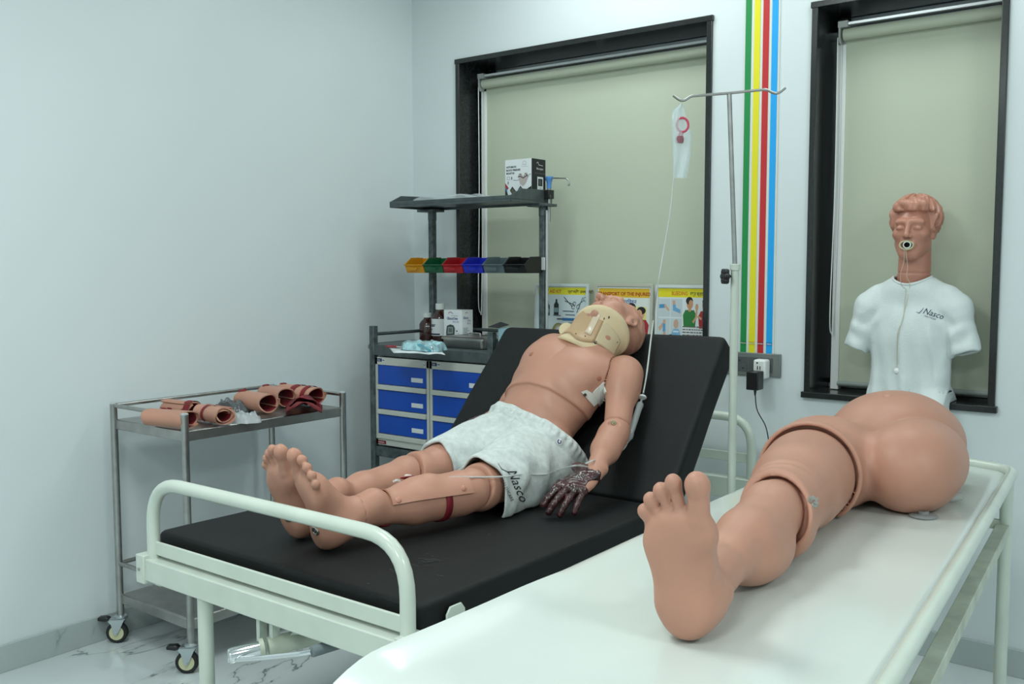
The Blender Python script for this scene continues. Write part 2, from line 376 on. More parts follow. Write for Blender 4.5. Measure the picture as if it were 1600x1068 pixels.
def window(n, Wd, blind_y, blind_bottom, chain):
    x0, x1, z0, z1 = Wd; t = 0.022
    g = G()   # polished black granite lining the opening, with a thin lip on the wall
    g.box((x0, -0.012, z0), (x0+t, DEP, z1)); g.box((x1-t, -0.012, z0), (x1, DEP, z1))
    g.box((x0-.004, -0.014, z1-t), (x1+.004, DEP, z1)); g.box((x0-.008, -0.020, z0), (x1+.008, DEP, z0+t))
    win = struct(obj('window_%d' % n, g, M['granite'], bevel=0.002))
    fy = 0.205; g = G(); a, b, c, d = x0+t, x1-t, z0+t, z1-t; fw = 0.05
    g.box((a, fy, c), (a+fw, fy+.05, d)); g.box((b-fw, fy, c), (b, fy+.05, d)); g.box((a, fy, d-fw), (b, fy+.05, d)); g.box((a, fy, c), (b, fy+.05, c+.035))
    g.box((a, fy-.02, c), (b, fy+.03, c+.016)); mx = (a+b)/2; g.box((mx-.02, fy+.005, c), (mx+.02, fy+.045, d))
    g.box((a+fw, fy+.008, c+.035), (a+fw+.014, fy+.042, d-fw)); g.box((b-fw-.014, fy+.008, c+.035), (b-fw, fy+.042, d-fw))
    obj('window_frame', g, M['alu'], win, bevel=0.003)
    obj('window_pane', G().box((a+.01, fy+.02, c+.01), (b-.01, fy+.026, d-.01)), mat('dark_glass_%d' % n, (0.03, 0.04, 0.045), 0.05), win, smooth=False)
    # roller blind hung inside the opening
    ztop = d-0.085; bx0, bx1 = x0+0.082, x1-t-0.008
    bl = thing('roller_blind', ((bx0+bx1)/2, blind_y, ztop),
               ['pale olive roller blind down over the wide window behind the black bed', 'pale olive roller blind down behind the torso in the white shirt'][n-1], 'blind', 'roller blinds in the windows')
    g = G(); N = 24
    P = np.array([[(bx0+(bx1-bx0)*i/N, blind_y+0.019+0.002*math.sin(5*i/N*3.1+3*z)*(1-abs(z-1.5)), z) for i in range(N+1)] for z in np.linspace(blind_bottom, ztop, 12)])
    g.grid(P); Q = P.copy(); Q[:, :, 1] += 0.0015; k = len(g.v); g.grid(Q[:, ::-1])
    obj('blind_fabric', g, M['blind'], bl, fix=False)
    obj('roller', G().lathe([(0.021, 0), (0.021, bx1-bx0)], (bx0, blind_y, ztop), (1, 0, 0), 24), M['blind'], bl)
    obj('head_rail', G().box((bx0-.01, blind_y-.022, ztop+.028), (bx1+.002, blind_y+.02, ztop+.04)), M['alu'], bl, bevel=.002)
    g = G(); g.prism([(-.024, .03), (.024, .03), (.024, -.012), (.012, -.032), (-.012, -.032), (-.024, -.012)], (bx0-.014, blind_y, ztop), (0, 1, 0), (0, 0, 1), (1, 0, 0), .007)
    g.box((bx0-.016, blind_y-.026, ztop+.022), (bx0+.02, blind_y+.02, ztop+.045)); obj('end_bracket', g, M['bracket'], bl, bevel=.001); g = G(); g.prism([(-.024, .03), (.024, .03), (.024, -.012), (.012, -.032), (-.012, -.032), (-.024, -.012)], (bx1+.001, blind_y, ztop), (0, 1, 0), (0, 0, 1), (1, 0, 0), .006)
    obj('end_bracket', g, M['bracket'], bl, bevel=.001)
    obj('bottom_bar', G().lathe([(0.010, 0), (0.010, bx1-bx0)], (bx0, blind_y+.018, blind_bottom), (1, 0, 0), 14), mat('blind_bar_%d' % n, (0.30, 0.35, 0.32), 0.5), bl)
    g = G(); cx = bx0-.018
    for dx, dy in ((0, 0), (.006, .02)):
        pts = spline([(cx+dx, blind_y-.016+dy, ztop-.01), (cx+dx+.002, blind_y-.016+dy, (ztop+chain)/2), (cx+dx-.004, blind_y-.018+dy*.8, chain+.08), (cx+.002, blind_y-.016+.01, chain)], 8)
        g.tube(pts, .0022, 6)
    obj('bead_chain', g, M['white'], bl)
    obj('side_channel', G().box((bx0-.026, blind_y+.012, c+.002), (bx0+.004, blind_y+.045, ztop-.03)), M['white'], bl, bevel=.002)
    return bl
M['bracket'] = mat('bracket_grey', (0.42, 0.44, 0.42), 0.4)
window(1, W1, 0.095, 0.915, 1.12)
window(2, W2, 0.095, 0.915, 1.09)

# colour chart banner on the wall between the windows
x0, x1 = 1.709, 1.845
ch = thing('stripe_banner', (1.777, -0.002, 1.03), 'tall narrow wall banner of green, yellow, red and blue vertical stripes', 'banner')
obj('backing', G().box((x0, -0.004, 1.02), (x1, -0.0004, 2.72)), mat('banner_white', (0.74, 0.76, 0.70), .5), ch, smooth=False)
for k, (cc, q) in enumerate(zip(('148a45', 'e8de1c', 'c3262b', '12a5ef'), range(4))):
    a = x0+.003+q*0.0345
    obj('stripe', G().box((a, -0.0056, 1.022), (a+.0235, -0.0042, 2.718)), pm(cc), ch, smooth=False)
art = Art((x0, -0.0058, 1.02), (1, 0, 0), (0, 0, 1), (0, -1, 0))
for q, s in enumerate(('MINOR', 'DELAY', 'IMMED', 'DEAD')):
    a = .003+q*.0345
    art.poly(('0e6b36', 'cdbb18', '98191f', '0d7fc0')[q], rect(a, .032, a+.0235, .044)); art.text('e9ece6', s, a+.012, .0345, .0075, align='CENTER')
art.done('stripe_caption', ch)

# switch and socket plate with two plugs
so = thing('socket_plate', (1.78, -.004, .98), 'grey socket plate on the wall under the striped banner', 'socket')
SL, SR = ony(1150, 590, 0), ony(1220, 590, 0); zt, zb = 1.022, .934
obj('plate', G().box((1.64, -.012, zb), (1.876, -.0005, zt)), M['socket'], so, bevel=.003)
g = G(); g.box((1.652, -.0145, zb+.016), (1.746, -.012, zt-.016)); g.box((1.75, -.0145, zb+.016), (1.79, -.012, zt-.016)); g.box((1.794, -.0145, zb+.016), (1.846, -.012, zt-.016))
obj('insert', g, M['socket_d'], so, bevel=.001)
for dx, dz in ((1.715, .99), (1.702, .962), (1.728, .962)): obj('pin_hole', G().lathe([(.0035, 0), (.0035, .0006)], (dx, -.0146, dz), (0, -1, 0), 10), M['ink'], so)
ad = thing('plug_adapter', (1.815, -.03, .975), 'white plug adapter in the grey socket plate', 'adapter')
g = G(); g.box((1.789, -.062, .930), (1.838, -.0148, 1.002))
obj('body', g, M['white'], ad, bevel=.008, bseg=3)
g = G(); g.box((1.806, -.0635, .965), (1.809, -.0615, .978)); g.box((1.816, -.0635, .965), (1.819, -.0615, .978)); g.lathe([(.003, 0), (.003, .002)], (1.806, -.0618, .99), (0, -1, 0), 10)
obj('pin_slot', g, M['ink'], ad)
cg = thing('charger', (1.80, -.08, .93), 'black wall charger hanging from the white plug adapter', 'charger')
obj('body', G().box((1.787, -.118, .893), (1.834, -.064, .962)), M['blackp'], cg, bevel=.004)
k0 = V3(1.812, -.09, .893)
obj('strain_relief', G().lathe([(.006, 0), (.0045, -.012), (.003, -.022)], k0, (0, 0, 1), 12), M['blackp'], cg)
obj('cable', G().tube(spline([k0+V3(0, 0, -.015), ony(1183, 640, -.09), ony(1196, 665, -.10), ony(1201, 690, -.10), ony(1204, 730, -.08), ony(1212, 800, -.05)], 8), .0022, 8), M['blackp'], cg)
# ================================================================== steel instrument trolley
TX0, TX1, TY0, TY1, TZ = .080, .510, -1.635, -.945, .873
tr = thing('instrument_trolley', ((TX0+TX1)/2, (TY0+TY1)/2, 0), 'stainless steel trolley against the left wall with rolled wound skins on top', 'trolley')
for px, py in ((TX0, TY0), (TX1, TY0), (TX0, TY1), (TX1, TY1)):
    p = obj('post', G().tube([(px, py, .10), (px, py, TZ-.004)], .0125, 18), M['steel'], tr)
    obj('end_cap', G().lathe([(.0128, 0), (.0128, .003), (.009, .006), (.0, .0065)], (px, py, TZ-.005), (0, 0, 1), 18), M['alu'], p)
def tray(z, t, parent, name):
    g = G(); e = .004
    g.box((TX0+.006, TY0+.006, z-.004), (TX1-.006, TY1-.006, z))
    g.box((TX0+.006, TY0, z-t), (TX1-.006, TY0+e, z)); g.box((TX0+.006, TY1-e, z-t), (TX1-.006, TY1, z))
    g.box((TX0, TY0+.006, z-t), (TX0+e, TY1-.006, z)); g.box((TX1-e, TY0+.006, z-t), (TX1, TY1-.006, z))
    return obj(name, g, M['tray_steel'], parent, bevel=.002)
tray(.812, .034, tr, 'top_tray'); tray(.178, .034, tr, 'lower_tray')
for z in (.862, .292):
    for a, b in (((TX0, TY0), (TX0, TY1)), ((TX0, TY1), (TX1, TY1)), ((TX0, TY0), (TX1, TY0))):
        obj('guard_rail', G().tube([(*a, z), (*b, z)], .0075, 12), M['steel'], tr)
def caster(px, py, parent, r=.038, ang=0.0):
    # wheel below the post, fork set off toward -x with a black brake pedal
    ca, sa = math.cos(ang), math.sin(ang); R = np.array([[ca, -sa, 0], [sa, ca, 0], [0, 0, 1]]); L = lambda x, y, z: V3(px, py, 0)+R@V3(x, y, z)
    g = G(); g.lathe([(.018, .0), (.022, .003), (.022, .008), (.013, .012)], L(0, 0, .092), (0, 0, 1), 20)
    for s in (-1, 1):
        g.prism([(-.034, .092), (.020, .092), (.012, .078), (-.008, .034), (-.022, .034), (-.030, .070), (-.040, .082)], L(0, s*.0155-.001, 0), R@V3(1, 0, 0), (0, 0, 1), R@V3(0, 1, 0), .002)
    g.box((-.034, -.0165, .088), (.020, .0165, .093), R, (px, py, 0))
    g.lathe([(.005, -.02), (.005, .02)], L(-.014, 0, r), R@V3(0, 1, 0), 12)
    c = obj('caster', g, M['zinc'], parent)
    w = obj('tyre', G().lathe([(r-.013, -.010), (r-.004, -.011), (r, -.007), (r, .007), (r-.004, .011), (r-.013, .010)], L(-.014, 0, r), R@V3(0, 1, 0), 36), M['rubber'], c)
    g = G(); g.lathe([(r-.012, -.0108), (r-.012, .0108), (r-.015, .0112), (r-.017, .006), (.011, .006), (.010, .012), (.0, .012)], L(-.014, 0, r), R@V3(0, 1, 0), 36)
    g.lathe([(r-.012, .0108), (r-.015, -.0112), (r-.017, -.006), (.011, -.006), (.010, -.012), (.0, -.012)], L(-.014, 0, r), R@V3(0, 1, 0), 36)
    for k in range(6):
        a = k*math.pi/3; d = R@V3(math.cos(a), 0, 0)+V3(0, 0, math.sin(a))
        g.tube([L(-.014, 0, r)+d*.008, L(-.014, 0, r)+d*(r-.015)], .0035, 6)
    obj('wheel_hub', g, M['hub'], c)
    g = G(); g.prism([(-.034, .086), (-.046, .098), (-.078, .096), (-.080, .084), (-.050, .080)], L(0, -.014, 0), R@V3(1, 0, 0), (0, 0, 1), R@V3(0, 1, 0), .028)
    obj('brake_pedal', g, M['blackp'], c, bevel=.004)
for px, py in ((TX0, TY0), (TX1, TY0), (TX0, TY1), (TX1, TY1)): caster(px, py, tr, ang=math.radians(40))

# ------------------------------------------------ rolled wound skins lying on the trolley
TT = .8125
def roll(name, label, c, axis_deg, L, r, turns=1.25, squash=.85, hexc=None, start=0.0, red=True, straps=(), holes=(), parent_group='rolled wound skins on the trolley', gap=.0065, th=.004, lift=0.0):
    """a vinyl sheet rolled up, red lining inside, axis lying on the tray"""
    t = thing(name, (c[0], c[1], TT), label, 'wound skin', parent_group)
    a = math.radians(axis_deg); ax = V3(math.cos(a), math.sin(a), 0); ux = V3(-math.sin(a), math.cos(a), 0); uz = V3(0, 0, 1)
    N = int(46*turns); M_ = 22
    prof = []
    for k in range(N+1):
        th_ = start+2*math.pi*turns*k/N; rr = r-gap*turns*(1-k/N)*1.0
        prof.append((rr*math.cos(th_), squash*rr*math.sin(th_)))
    prof = np.array(prof); zmin = prof[:, 1].min()
    def sheet(off, nl):
        nn = np.zeros_like(prof); d = np.gradient(prof, axis=0); nn[:, 0] = d[:, 1]; nn[:, 1] = -d[:, 0]; nn /= np.linalg.norm(nn, axis=1)[:, None]
        P = np.zeros((M_+1, N+1, 3))
        for j in range(M_+1):
            s = (j/M_-.5); wob = 1+.07*math.sin(5.3*s+c[0]*40)+.03*math.sin(13*s+1); taper = 1+.12*s*math.sin(c[0]*77)
            q = (prof+nn*off)*np.array([wob*taper, taper])
            edge = .010*math.sin(prof[0, 0]*90+3*s)
            for k in range(N+1): P[j, k] = V3(c[0], c[1], TT-zmin*1.02+th+lift)+ax*(s*L+(.006*math.sin(k*.33+c[1]*60) if j in (0, M_) else 0))+ux*q[k, 0]+uz*max(q[k, 1], zmin)
        return P
    A, Bm = sheet(0, 0), sheet(-th, 0)
    g = G(); g.grid(A); o1 = len(g.v); g.grid(Bm[:, ::-1])
    for (E1, E2) in ((A[0], Bm[0]), (A[-1], Bm[-1])): g.grid(np.stack([E1, E2]))
    g.grid(np.stack([A[:, 0], Bm[:, 0]], 1)); g.grid(np.stack([A[:, -1], Bm[:, -1]], 1))
    sk = obj('vinyl_sheet', g, M['skin'], t)
    if red:
        g = G(); P = sheet(-th*1.3, 0); g.grid(P[1:-1, 1:-1])
        obj('lining', g, M['red_felt'], t)
    for (s0, wd) in straps:
        g = G(); Q = np.zeros((2, N+1, 3)); outer = A[int((s0+.5)*M_)]
        base = np.array([c[0], c[1], TT])
        K = min(N+1, 47); ring = outer[-K:]; cen = ring.mean(0)
        d = ring-cen; ring = cen+d*(1+.0035/np.maximum(np.linalg.norm(d, axis=1), 1e-4))[:, None]; ring[:, 2] = np.maximum(ring[:, 2], TT+.001)
        g.grid(np.stack([ring-ax*wd/2, ring+ax*wd/2])); obj('strap', g, M['red_strap'], t)
    for (s0, kk, rad) in holes:
        p = A[int((s0+.5)*M_), int(kk*N)]; nn = nrm(p-(A[int((s0+.5)*M_)].mean(0)))
        u = ax; v = np.cross(nn, u); g = G(); R_ = random.Random(int(kk*1000))
        pts = [(rad*(1+.45*R_.uniform(-1, 1))*1.5*math.cos(q), rad*(1+.45*R_.uniform(-1, 1))*math.sin(q)) for q in np.linspace(0, 2*math.pi, 14)[:-1]]
        g.prism(pts, p-nn*.001, u, v, nn, .0035); obj('wound', g, M['red_felt'], t, bevel=.001)
    return t
def tp(px, py): p = onz(px, py, TT+.03); return (p[0], p[1])
ROLLS = (('loosely folded flesh wound skin with dark open end at the near trolley corner', (266, 655), 14, .17, .047, 1.08, .66, dict(start=-1.2, holes=((-.2, .35, .008),))),
    ('tightly coiled flesh wound skin with red straps beside the near folded one', (332, 648), -4, .15, .040, 2.1, .82, dict(start=.3, straps=((-.05, .014),), gap=.008)),
    ('flesh wound skin with torn red holes behind the two nearest rolls', (282, 637), 6, .15, .034, 1.05, .85, dict(start=2.0, holes=((-.35, .3, .009), (-.1, .22, .012), (.15, .3, .010), (.35, .2, .009)), straps=((.42, .03),))),
    ('flesh wound skin roll with red lining showing, next to the clear bag', (400, 630), -6, .18, .044, 1.15, .85, dict(start=-.6, holes=((-.42, .33, .012), (-.1, .2, .007)))),
    ('slim flesh wound skin roll between the open roll and the widest one', (432, 622), -8, .15, .041, 1.1, .95, dict(start=-.4, holes=((-.45, .3, .011),))),
    ('widest flesh wound skin roll with red cloth spilling out at the far end of trolley', (468, 620), 2, .20, .047, 1.12, .82, dict(start=-.5, straps=((.0, .03), (.32, .022)), holes=((-.45, .3, .010),))))
for lb_, pq, an_, L_, r_, tn_, sq_, kw in ROLLS: roll('wound_skin_roll', lb_, tp(*pq), an_, L_, r_, tn_, sq_, **kw)
# red cloth ends that spill from the widest roll
g = G(); P = np.zeros((9, 14, 3))
for i in range(9):
    for j in range(14):
        px_, py_ = 447+ j*4.3, 640-16*math.sin(j/13*math.pi)+ (i-4)*1.3
        q = onz(px_, py_, TT+.012+.05*math.sin(j/13*math.pi)*(.7+.3*math.sin(i)) ); P[i, j] = q+V3(.012*(i-4)/4, -.012*(i-4)/4, .004*math.sin(i*1.7+j))
    P[i, :, 2] = np.maximum(P[i, :, 2], TT+.001)
g.grid(P); o = obj('red_cloth', g, M['red_felt']); tag(o, 'dark red cloth strip spilling over the widest wound skin roll', 'cloth')
md = o.modifiers.new('thick', 'SOLIDIFY'); md.thickness = .002; md.offset = 1
# crumpled clear bag and a folded grey film
def crumple(name, label, cat, c, sx, sy, hgt, m, seed, n=26, rot=0.0, z0=None, th=.001, base=.15):
    R_ = np.random.default_rng(seed); ph = R_.uniform(0, 6.28, (7,)); fr = R_.uniform(1.5, 6, (7, 2)); P = np.zeros((n, n, 3)); z0 = TT if z0 is None else z0
    for i in range(n):
        for j in range(n):
            u, v = i/(n-1)*2-1, j/(n-1)*2-1; r = max(abs(u), abs(v)); s = math.sqrt(max(0, 1-min(1, (u*u+v*v)*.62)**2))
            wv = sum(abs(math.sin(fr[k, 0]*u+fr[k, 1]*v+ph[k])) for k in range(7))/7; s = s**.7
            uu, vv = u*(1-.12*v*v)*sx*(1+.1*math.sin(3*v+ph[0])), v*(1-.12*u*u)*sy*(1+.1*math.sin(4*u+ph[1]))
            P[i, j] = (c[0]+uu*math.cos(rot)-vv*math.sin(rot), c[1]+uu*math.sin(rot)+vv*math.cos(rot), z0+.0015+hgt*s*(base+(1-base)*wv) if r < .999 else z0+.001)
    g = G(); g.grid(P); k = len(g.v); Q = P.copy(); Q[:, :, 2] = z0+.0006; g.grid(Q[:, ::-1])
    o = obj(name, g, m); tag(o, label, cat); return o
crumple('plastic_bag', 'crumpled clear plastic bag between the rolls on the steel trolley', 'bag', tp(382, 645), .062, .040, .040, M['clearp'], 3)
crumple('plastic_film', 'dark translucent grey film piled behind the coiled roll on the trolley', 'film', tp(366, 628), .075, .05, .05, mat('grey_film', (.10, .11, .12), .15, alpha=.8, coat=.5), 11)

# ================================================================== hospital bed
BX0, BX1, BYF, BYH, BZ, BYB = .995, 1.94, -2.05, -.20, .655, -1.0   # mattress edges, fold
bed = thing('hospital_bed', (1.47, -1.15, 0), 'cream enamelled hospital bed with raised back under the black mattress', 'bed')
FY = -2.085
obj('foot_rail', G().tube(fillet([(1.038, FY, .555), (1.038, FY, .803), (1.943, FY, .803), (1.943, FY, .555)], .12, 8), .0165, 18), M['cream'], bed)
obj('foot_crossbar', G().box((1.045, FY-.004, .611), (1.938, FY+.004, .646)), M['cream'], bed, bevel=.002)
obj('foot_beam', G().box((1.025, FY-.026, .545), (1.955, FY+.024, .602)), M['cream'], bed, bevel=.003)
br = obj('corner_bracket', G().box((1.004, FY-.032, .538), (1.04, FY+.03, .612)), M['cream'], bed, bevel=.002)
obj('corner_bracket', G().box((1.935, FY-.032, .538), (1.975, FY+.03, .612)), M['cream'], bed, bevel=.002)
obj('bracket_bolt', G().lathe([(.006, 0), (.006, .006), (.003, .007)], (1.004, FY, .575), (-1, 0, 0), 10), M['nickel'], br)
obj('bracket_bolt', G().lathe([(.004, 0), (.004, .004)], (1.02, FY-.032, .575), (0, -1, 0), 10), M['nickel'], br)
HY = -.19
obj('head_rail', G().tube(fillet([(1.05, HY, .50), (1.05, HY, .80), (1.845, HY, .80), (1.845, HY, .40)], .11, 8), .0165, 16), M['cream'], bed)
obj('head_crossbar', G().box((1.05, HY-.004, .635), (1.845, HY+.004, .67)), M['cream'], bed, bevel=.002)
obj('head_beam', G().box((1.03, HY-.025, .502), (1.87, HY+.025, .578)), M['cream'], bed, bevel=.003)
for x in (1.255, 1.86): obj('leg', G().tube([(x, FY, .548), (x, FY, .012)], .019, 16), M['cream'], bed)
for x in (1.14, 1.80): obj('leg', G().tube([(x, HY, .505), (x, HY, .012)], .019, 16), M['cream'], bed)
for x in (1.255, 1.86):
    obj('foot_cap', G().lathe([(.0215, 0), (.0215, .03), (.019, .032)], (x, FY, 0), (0, 0, 1), 16), M['cream_worn'], bed)
for x in (1.14, 1.80):
    obj('foot_cap', G().lathe([(.0215, 0), (.0215, .03), (.019, .032)], (x, HY, 0), (0, 0, 1), 16), M['cream_worn'], bed)
[obj('side_frame', G().box((q, FY+.02, .515), (q+.03, HY-.02, .56)), M['cream'], bed, bevel=.003) for q in (1.0, 1.905)]
obj('bed_base', G().box((1.01, FY+.025, .555), (1.925, BYB, .565)), M['cream_worn'], bed, bevel=.002)
SV, NV, BO = nrm((0, .396, .473)), nrm((0, -.473, .396)), V3(0, BYB, BZ)
def onb(px, py, off): d = ray(px, py); return CAM+d*((off-(CAM-BO)@NV)/(d@NV))
def bl(x, v, n): return V3(x, BYB, BZ)+SV*v+NV*n
RB = np.stack([V3(1, 0, 0), SV, NV], 1)
obj('backrest_base', G().box((1.02, .07, -.107), (1.91, .60, -.096), RB, (0, BYB, BZ)), M['cream_worn'], bed, bevel=.002)
pb = bl(1.3, .45, -.11); [obj('backrest_strut', G().tube([pb+V3(q, 0, 0), (1.3+q, -.45, .54)], .012, 10), M['cream_worn'], bed) for q in (0, .35)]
obj('mattress_stop', G().prism([(-.03, 0), (.03, 0), (.03, .045), (.018, .06), (-.018, .06), (-.03, .045)], (1.952, onx(712, 962, 1.95)[1], .575), (0, 1, 0), (0, 0, 1), (-1, 0, 0), .005), M['cream'], bed, bevel=.002)
# crank under the foot beam
cy = FY-.005
g = G()
for px in (404, 424): q = ony(px, 985, cy); g.box((q[0]-.006, cy-.002, q[2]-.03), (q[0]+.006, cy+.02, .546))
g.prism([(0, 0), (.03, .0), (.18, .13), (.15, .13)], ony(424, 1012, cy)+V3(.005, .01, 0), (.6, .8, 0), (0, 0, 1), (.8, -.6, 0), .004)
ck = obj('crank_bracket', g, M['cream'], bed, bevel=.001)
a = ony(412, 1012, cy-.015); dr = nrm((.45, .88, .08))
obj('crank_tube', G().tube([a+dr*.01, a+dr*.45], .022, 20).lathe([(.023, 0), (.023, .01), (.012, .0101), (.0115, 0)], a, -dr, 24), M['cream_worn'], ck)
hb = a-dr*.02
g = G(); g.lathe([(.0, -.078), (.016, -.078), (.0185, -.074), (.0185, .0), (.015, .004)], a-dr*.0, dr, 24)
e1 = a-dr*.066; hp = [e1+V3(-.01, -.005, -.012), ony(412, 1027, cy-.075), ony(470, 1021, cy-.05), ony(487, 1018, cy-.04)]
g.tube(fillet(hp, .012, 5), .0062, 12)
obj('crank_handle', g, M['chrome'], ck)
q0, q1 = ony(486, 1018, cy-.04), ony(528, 1005, cy+.03)
obj('handle_grip', G().lathe([(.0085, 0), (.0115, .002), (.0125, .006), (.0125, float(np.linalg.norm(q1-q0)))], q0, q1-q0, 20), mat('grey_grip', (.16, .19, .20), .5), ck)

# ------------------------------------------------ mattress: flat seat and raised back, one black vinyl pad folded at the hip
mt = thing('mattress', (1.47, -1.3, .57), 'black vinyl mattress folded up at the back on the cream hospital bed', 'mattress')
def pad(name, lo, hi, R, c, taper=0.0, r=.013, sag=0.0):
    nx, ny = 30, 40
    def f(P):
        q = P
        h = (np.array(hi)-np.array(lo))/2; cc = (np.array(hi)+np.array(lo))/2
        q = q-cc; w = h[0]-taper*(q[:, 1]/h[1]+1)/2
        dx = np.abs(q[:, 0]-taper*(q[:, 1]/h[1]+1)/2*.5*1.6)-w+r; dy = np.abs(q[:, 1])-h[1]+r; dz = np.abs(q[:, 2])-h[2]+r
        # plan corners rounder than the edges
        rc = .026; ex, ey = dx+rc-r, dy+rc-r
        dxy = np.sqrt(np.maximum(ex, 0)**2+np.maximum(ey, 0)**2)+np.minimum(np.maximum(ex, ey), 0)-rc+r
        d = np.sqrt(np.maximum(dxy, 0)**2+np.maximum(dz, 0)**2)+np.minimum(np.maximum(dxy, dz), 0)-r
        return d-.0016*np.sin(q[:, 0]*9+1.3*np.sin(q[:, 1]*6))*np.sin(q[:, 1]*11+.7)
    vs, fs = polygonize(f, np.array(lo)-.03, np.array(hi)+.03, .009)
    g = G(); g.add(vs@R.T+np.array(c), fs.tolist()); return obj(name, g, M['black_vinyl'], mt, fix=False)
I3 = np.eye(3)
pad('seat_pad', (BX0, BYF, .568), (BX1, BYB-.002, BZ), I3, (0, 0, 0))
pad('back_pad', (BX0+.005, .0, -.092), (BX1, .617, 0.0), RB, (0, BYB, BZ), taper=.022)
# chalky scuffs on the seat pad
art = Art((0, 0, BZ+.0006), (1, 0, 0), (0, 1, 0), (0, 0, 1))
R_ = random.Random(5)
for k in range(26):
    px, py = R_.gauss(668, 11), R_.gauss(876, 3.4); px += (876-py)*1.2; q = onz(px, py, BZ); L = R_.uniform(.004, .018); a = R_.uniform(-.5, .2)+.6
    art.poly('3a3f40', [(q[0]-L*math.cos(a), q[1]-L*math.sin(a)), (q[0], q[1]-.0012), (q[0]+L*math.cos(a), q[1]+L*math.sin(a)), (q[0], q[1]+.0012)])
for px, py in ((610, 890), (614, 893), (685, 899), (690, 900), (764, 835), (575, 912)):
    q = onz(px, py, BZ); art.poly('4a5050', [(q[0]-.004, q[1]), (q[0], q[1]-.0015), (q[0]+.005, q[1]+.001), (q[0], q[1]+.002)])
art.done('scuff_mark', mt)

# ================================================================== drip stand
iv = thing('drip_stand', (1.985, -.66, 0), 'tall drip stand at the near side of the bed with a steel double hook', 'drip stand')
pz = (1.985, -.66)
obj('stand_tube', G().tube([(*pz, .18), (*pz, 1.352)], .0128, 18).lathe([(.016, 0), (.016, .018), (.013, .02)], (*pz, 1.337), (0, 0, 1), 18), M['cream'], iv)
[obj('stand_bracket', G().box((1.93, -.672, q), (1.99, -.648, q+.023)), M['cream_worn'], iv, bevel=.002) for q in (.525, .225)]
g = G(); g.box((1.925, -.675, .2), (1.935, -.645, .56)); obj('bracket_plate', g, M['cream_worn'], iv)
kz = 1.318; kd = nrm(-CR*.96-CF*.1); kp = V3(*pz, kz)
obj('clamp_knob', G().tube([kp, kp+kd*.03], .004, 10).lathe([(.006, .022), (.0085, .026), (.009, .040), (.004, .042)], kp, kd, 16), M['blackp'], iv)
g = G()
for k in range(6):
    a = k*math.pi/3; u = nrm(np.cross(kd, (0, 0, 1))); v = np.cross(kd, u); g.lathe([(.0, .023), (.0085, .023), (.0105, .029), (.0095, .039), (.0, .043)], kp+(u*math.cos(a)+v*math.sin(a))*.0155, kd, 12)
obj('knob_lobe', g, M['blackp'], iv)
top = ond(1139.5, 147, 2.945)
obj('hook_rod', G().tube([(*pz, 1.34), top], .0072, 14), M['steel'], iv)
hk = [ond(px, py, 2.945) for px, py in ((1052, 149), (1066, 159.5), (1080, 150), (1139, 145.5), (1197, 139.5), (1214, 148), (1227, 137))]
obj('double_hook', G().tube(fillet(hk, .03, 6), .0042, 12), M['steel'], iv)
bag = thing('drip_bag', ond(1066, 161, 2.945), 'flat clear drip bag with a red ring port hanging from the left hook', 'bag')
g = G(); n1, n2 = 22, 30; P = np.zeros((n2+1, n1+1, 3)); Q = P.copy()
for j in range(n2+1):
    t = j/n2; py = 162+t*116; l = np.interp(t, [0, .08, .2, .8, 1], [1063, 1051, 1049, 1052, 1052]); r_ = np.interp(t, [0, .15, .4, .7, 1], [1067, 1071, 1080, 1079, 1073])
    for i in range(n1+1):
        s = i/n1; b = math.sqrt(max(0, 1-(2*s-1)**2))*.010*math.sin(math.pi*min(1, max(0, t*.98+.01)))+.0004; wv = .0035*math.sin(s*9+t*5)
        P[j, i] = ond(l+(r_-l)*s, py, 2.945-b+wv); Q[j, i] = ond(l+(r_-l)*s, py, 2.945+b+wv)
g.grid(P); g.grid(Q[:, ::-1]); obj('bag_film', g, M['bagfilm'], bag, fix=False)
g = G(); cx = [ond(1066.5+9*math.cos(a), 195+11*math.sin(a), 2.94) for a in np.linspace(0, 2*math.pi, 26)]
g.tube(cx, .0037, 10, caps=False); g.tube([ond(1063, 205, 2.94), ond(1059, 217, 2.94)], .003, 8); g.tube([ond(1067, 205, 2.94), ond(1064, 217, 2.94)], .003, 8)
obj('ring_port', g, M['pink'], bag)
g = G(); g.lathe([(.0, -.012), (.011, -.010), (.013, .0), (.011, .010), (.0, .012)], ond(1062, 218, 2.94), (0, 0, 1), 16); obj('valve', g, mat('muted_red', (.34, .10, .14), .4, alpha=.75), bag)
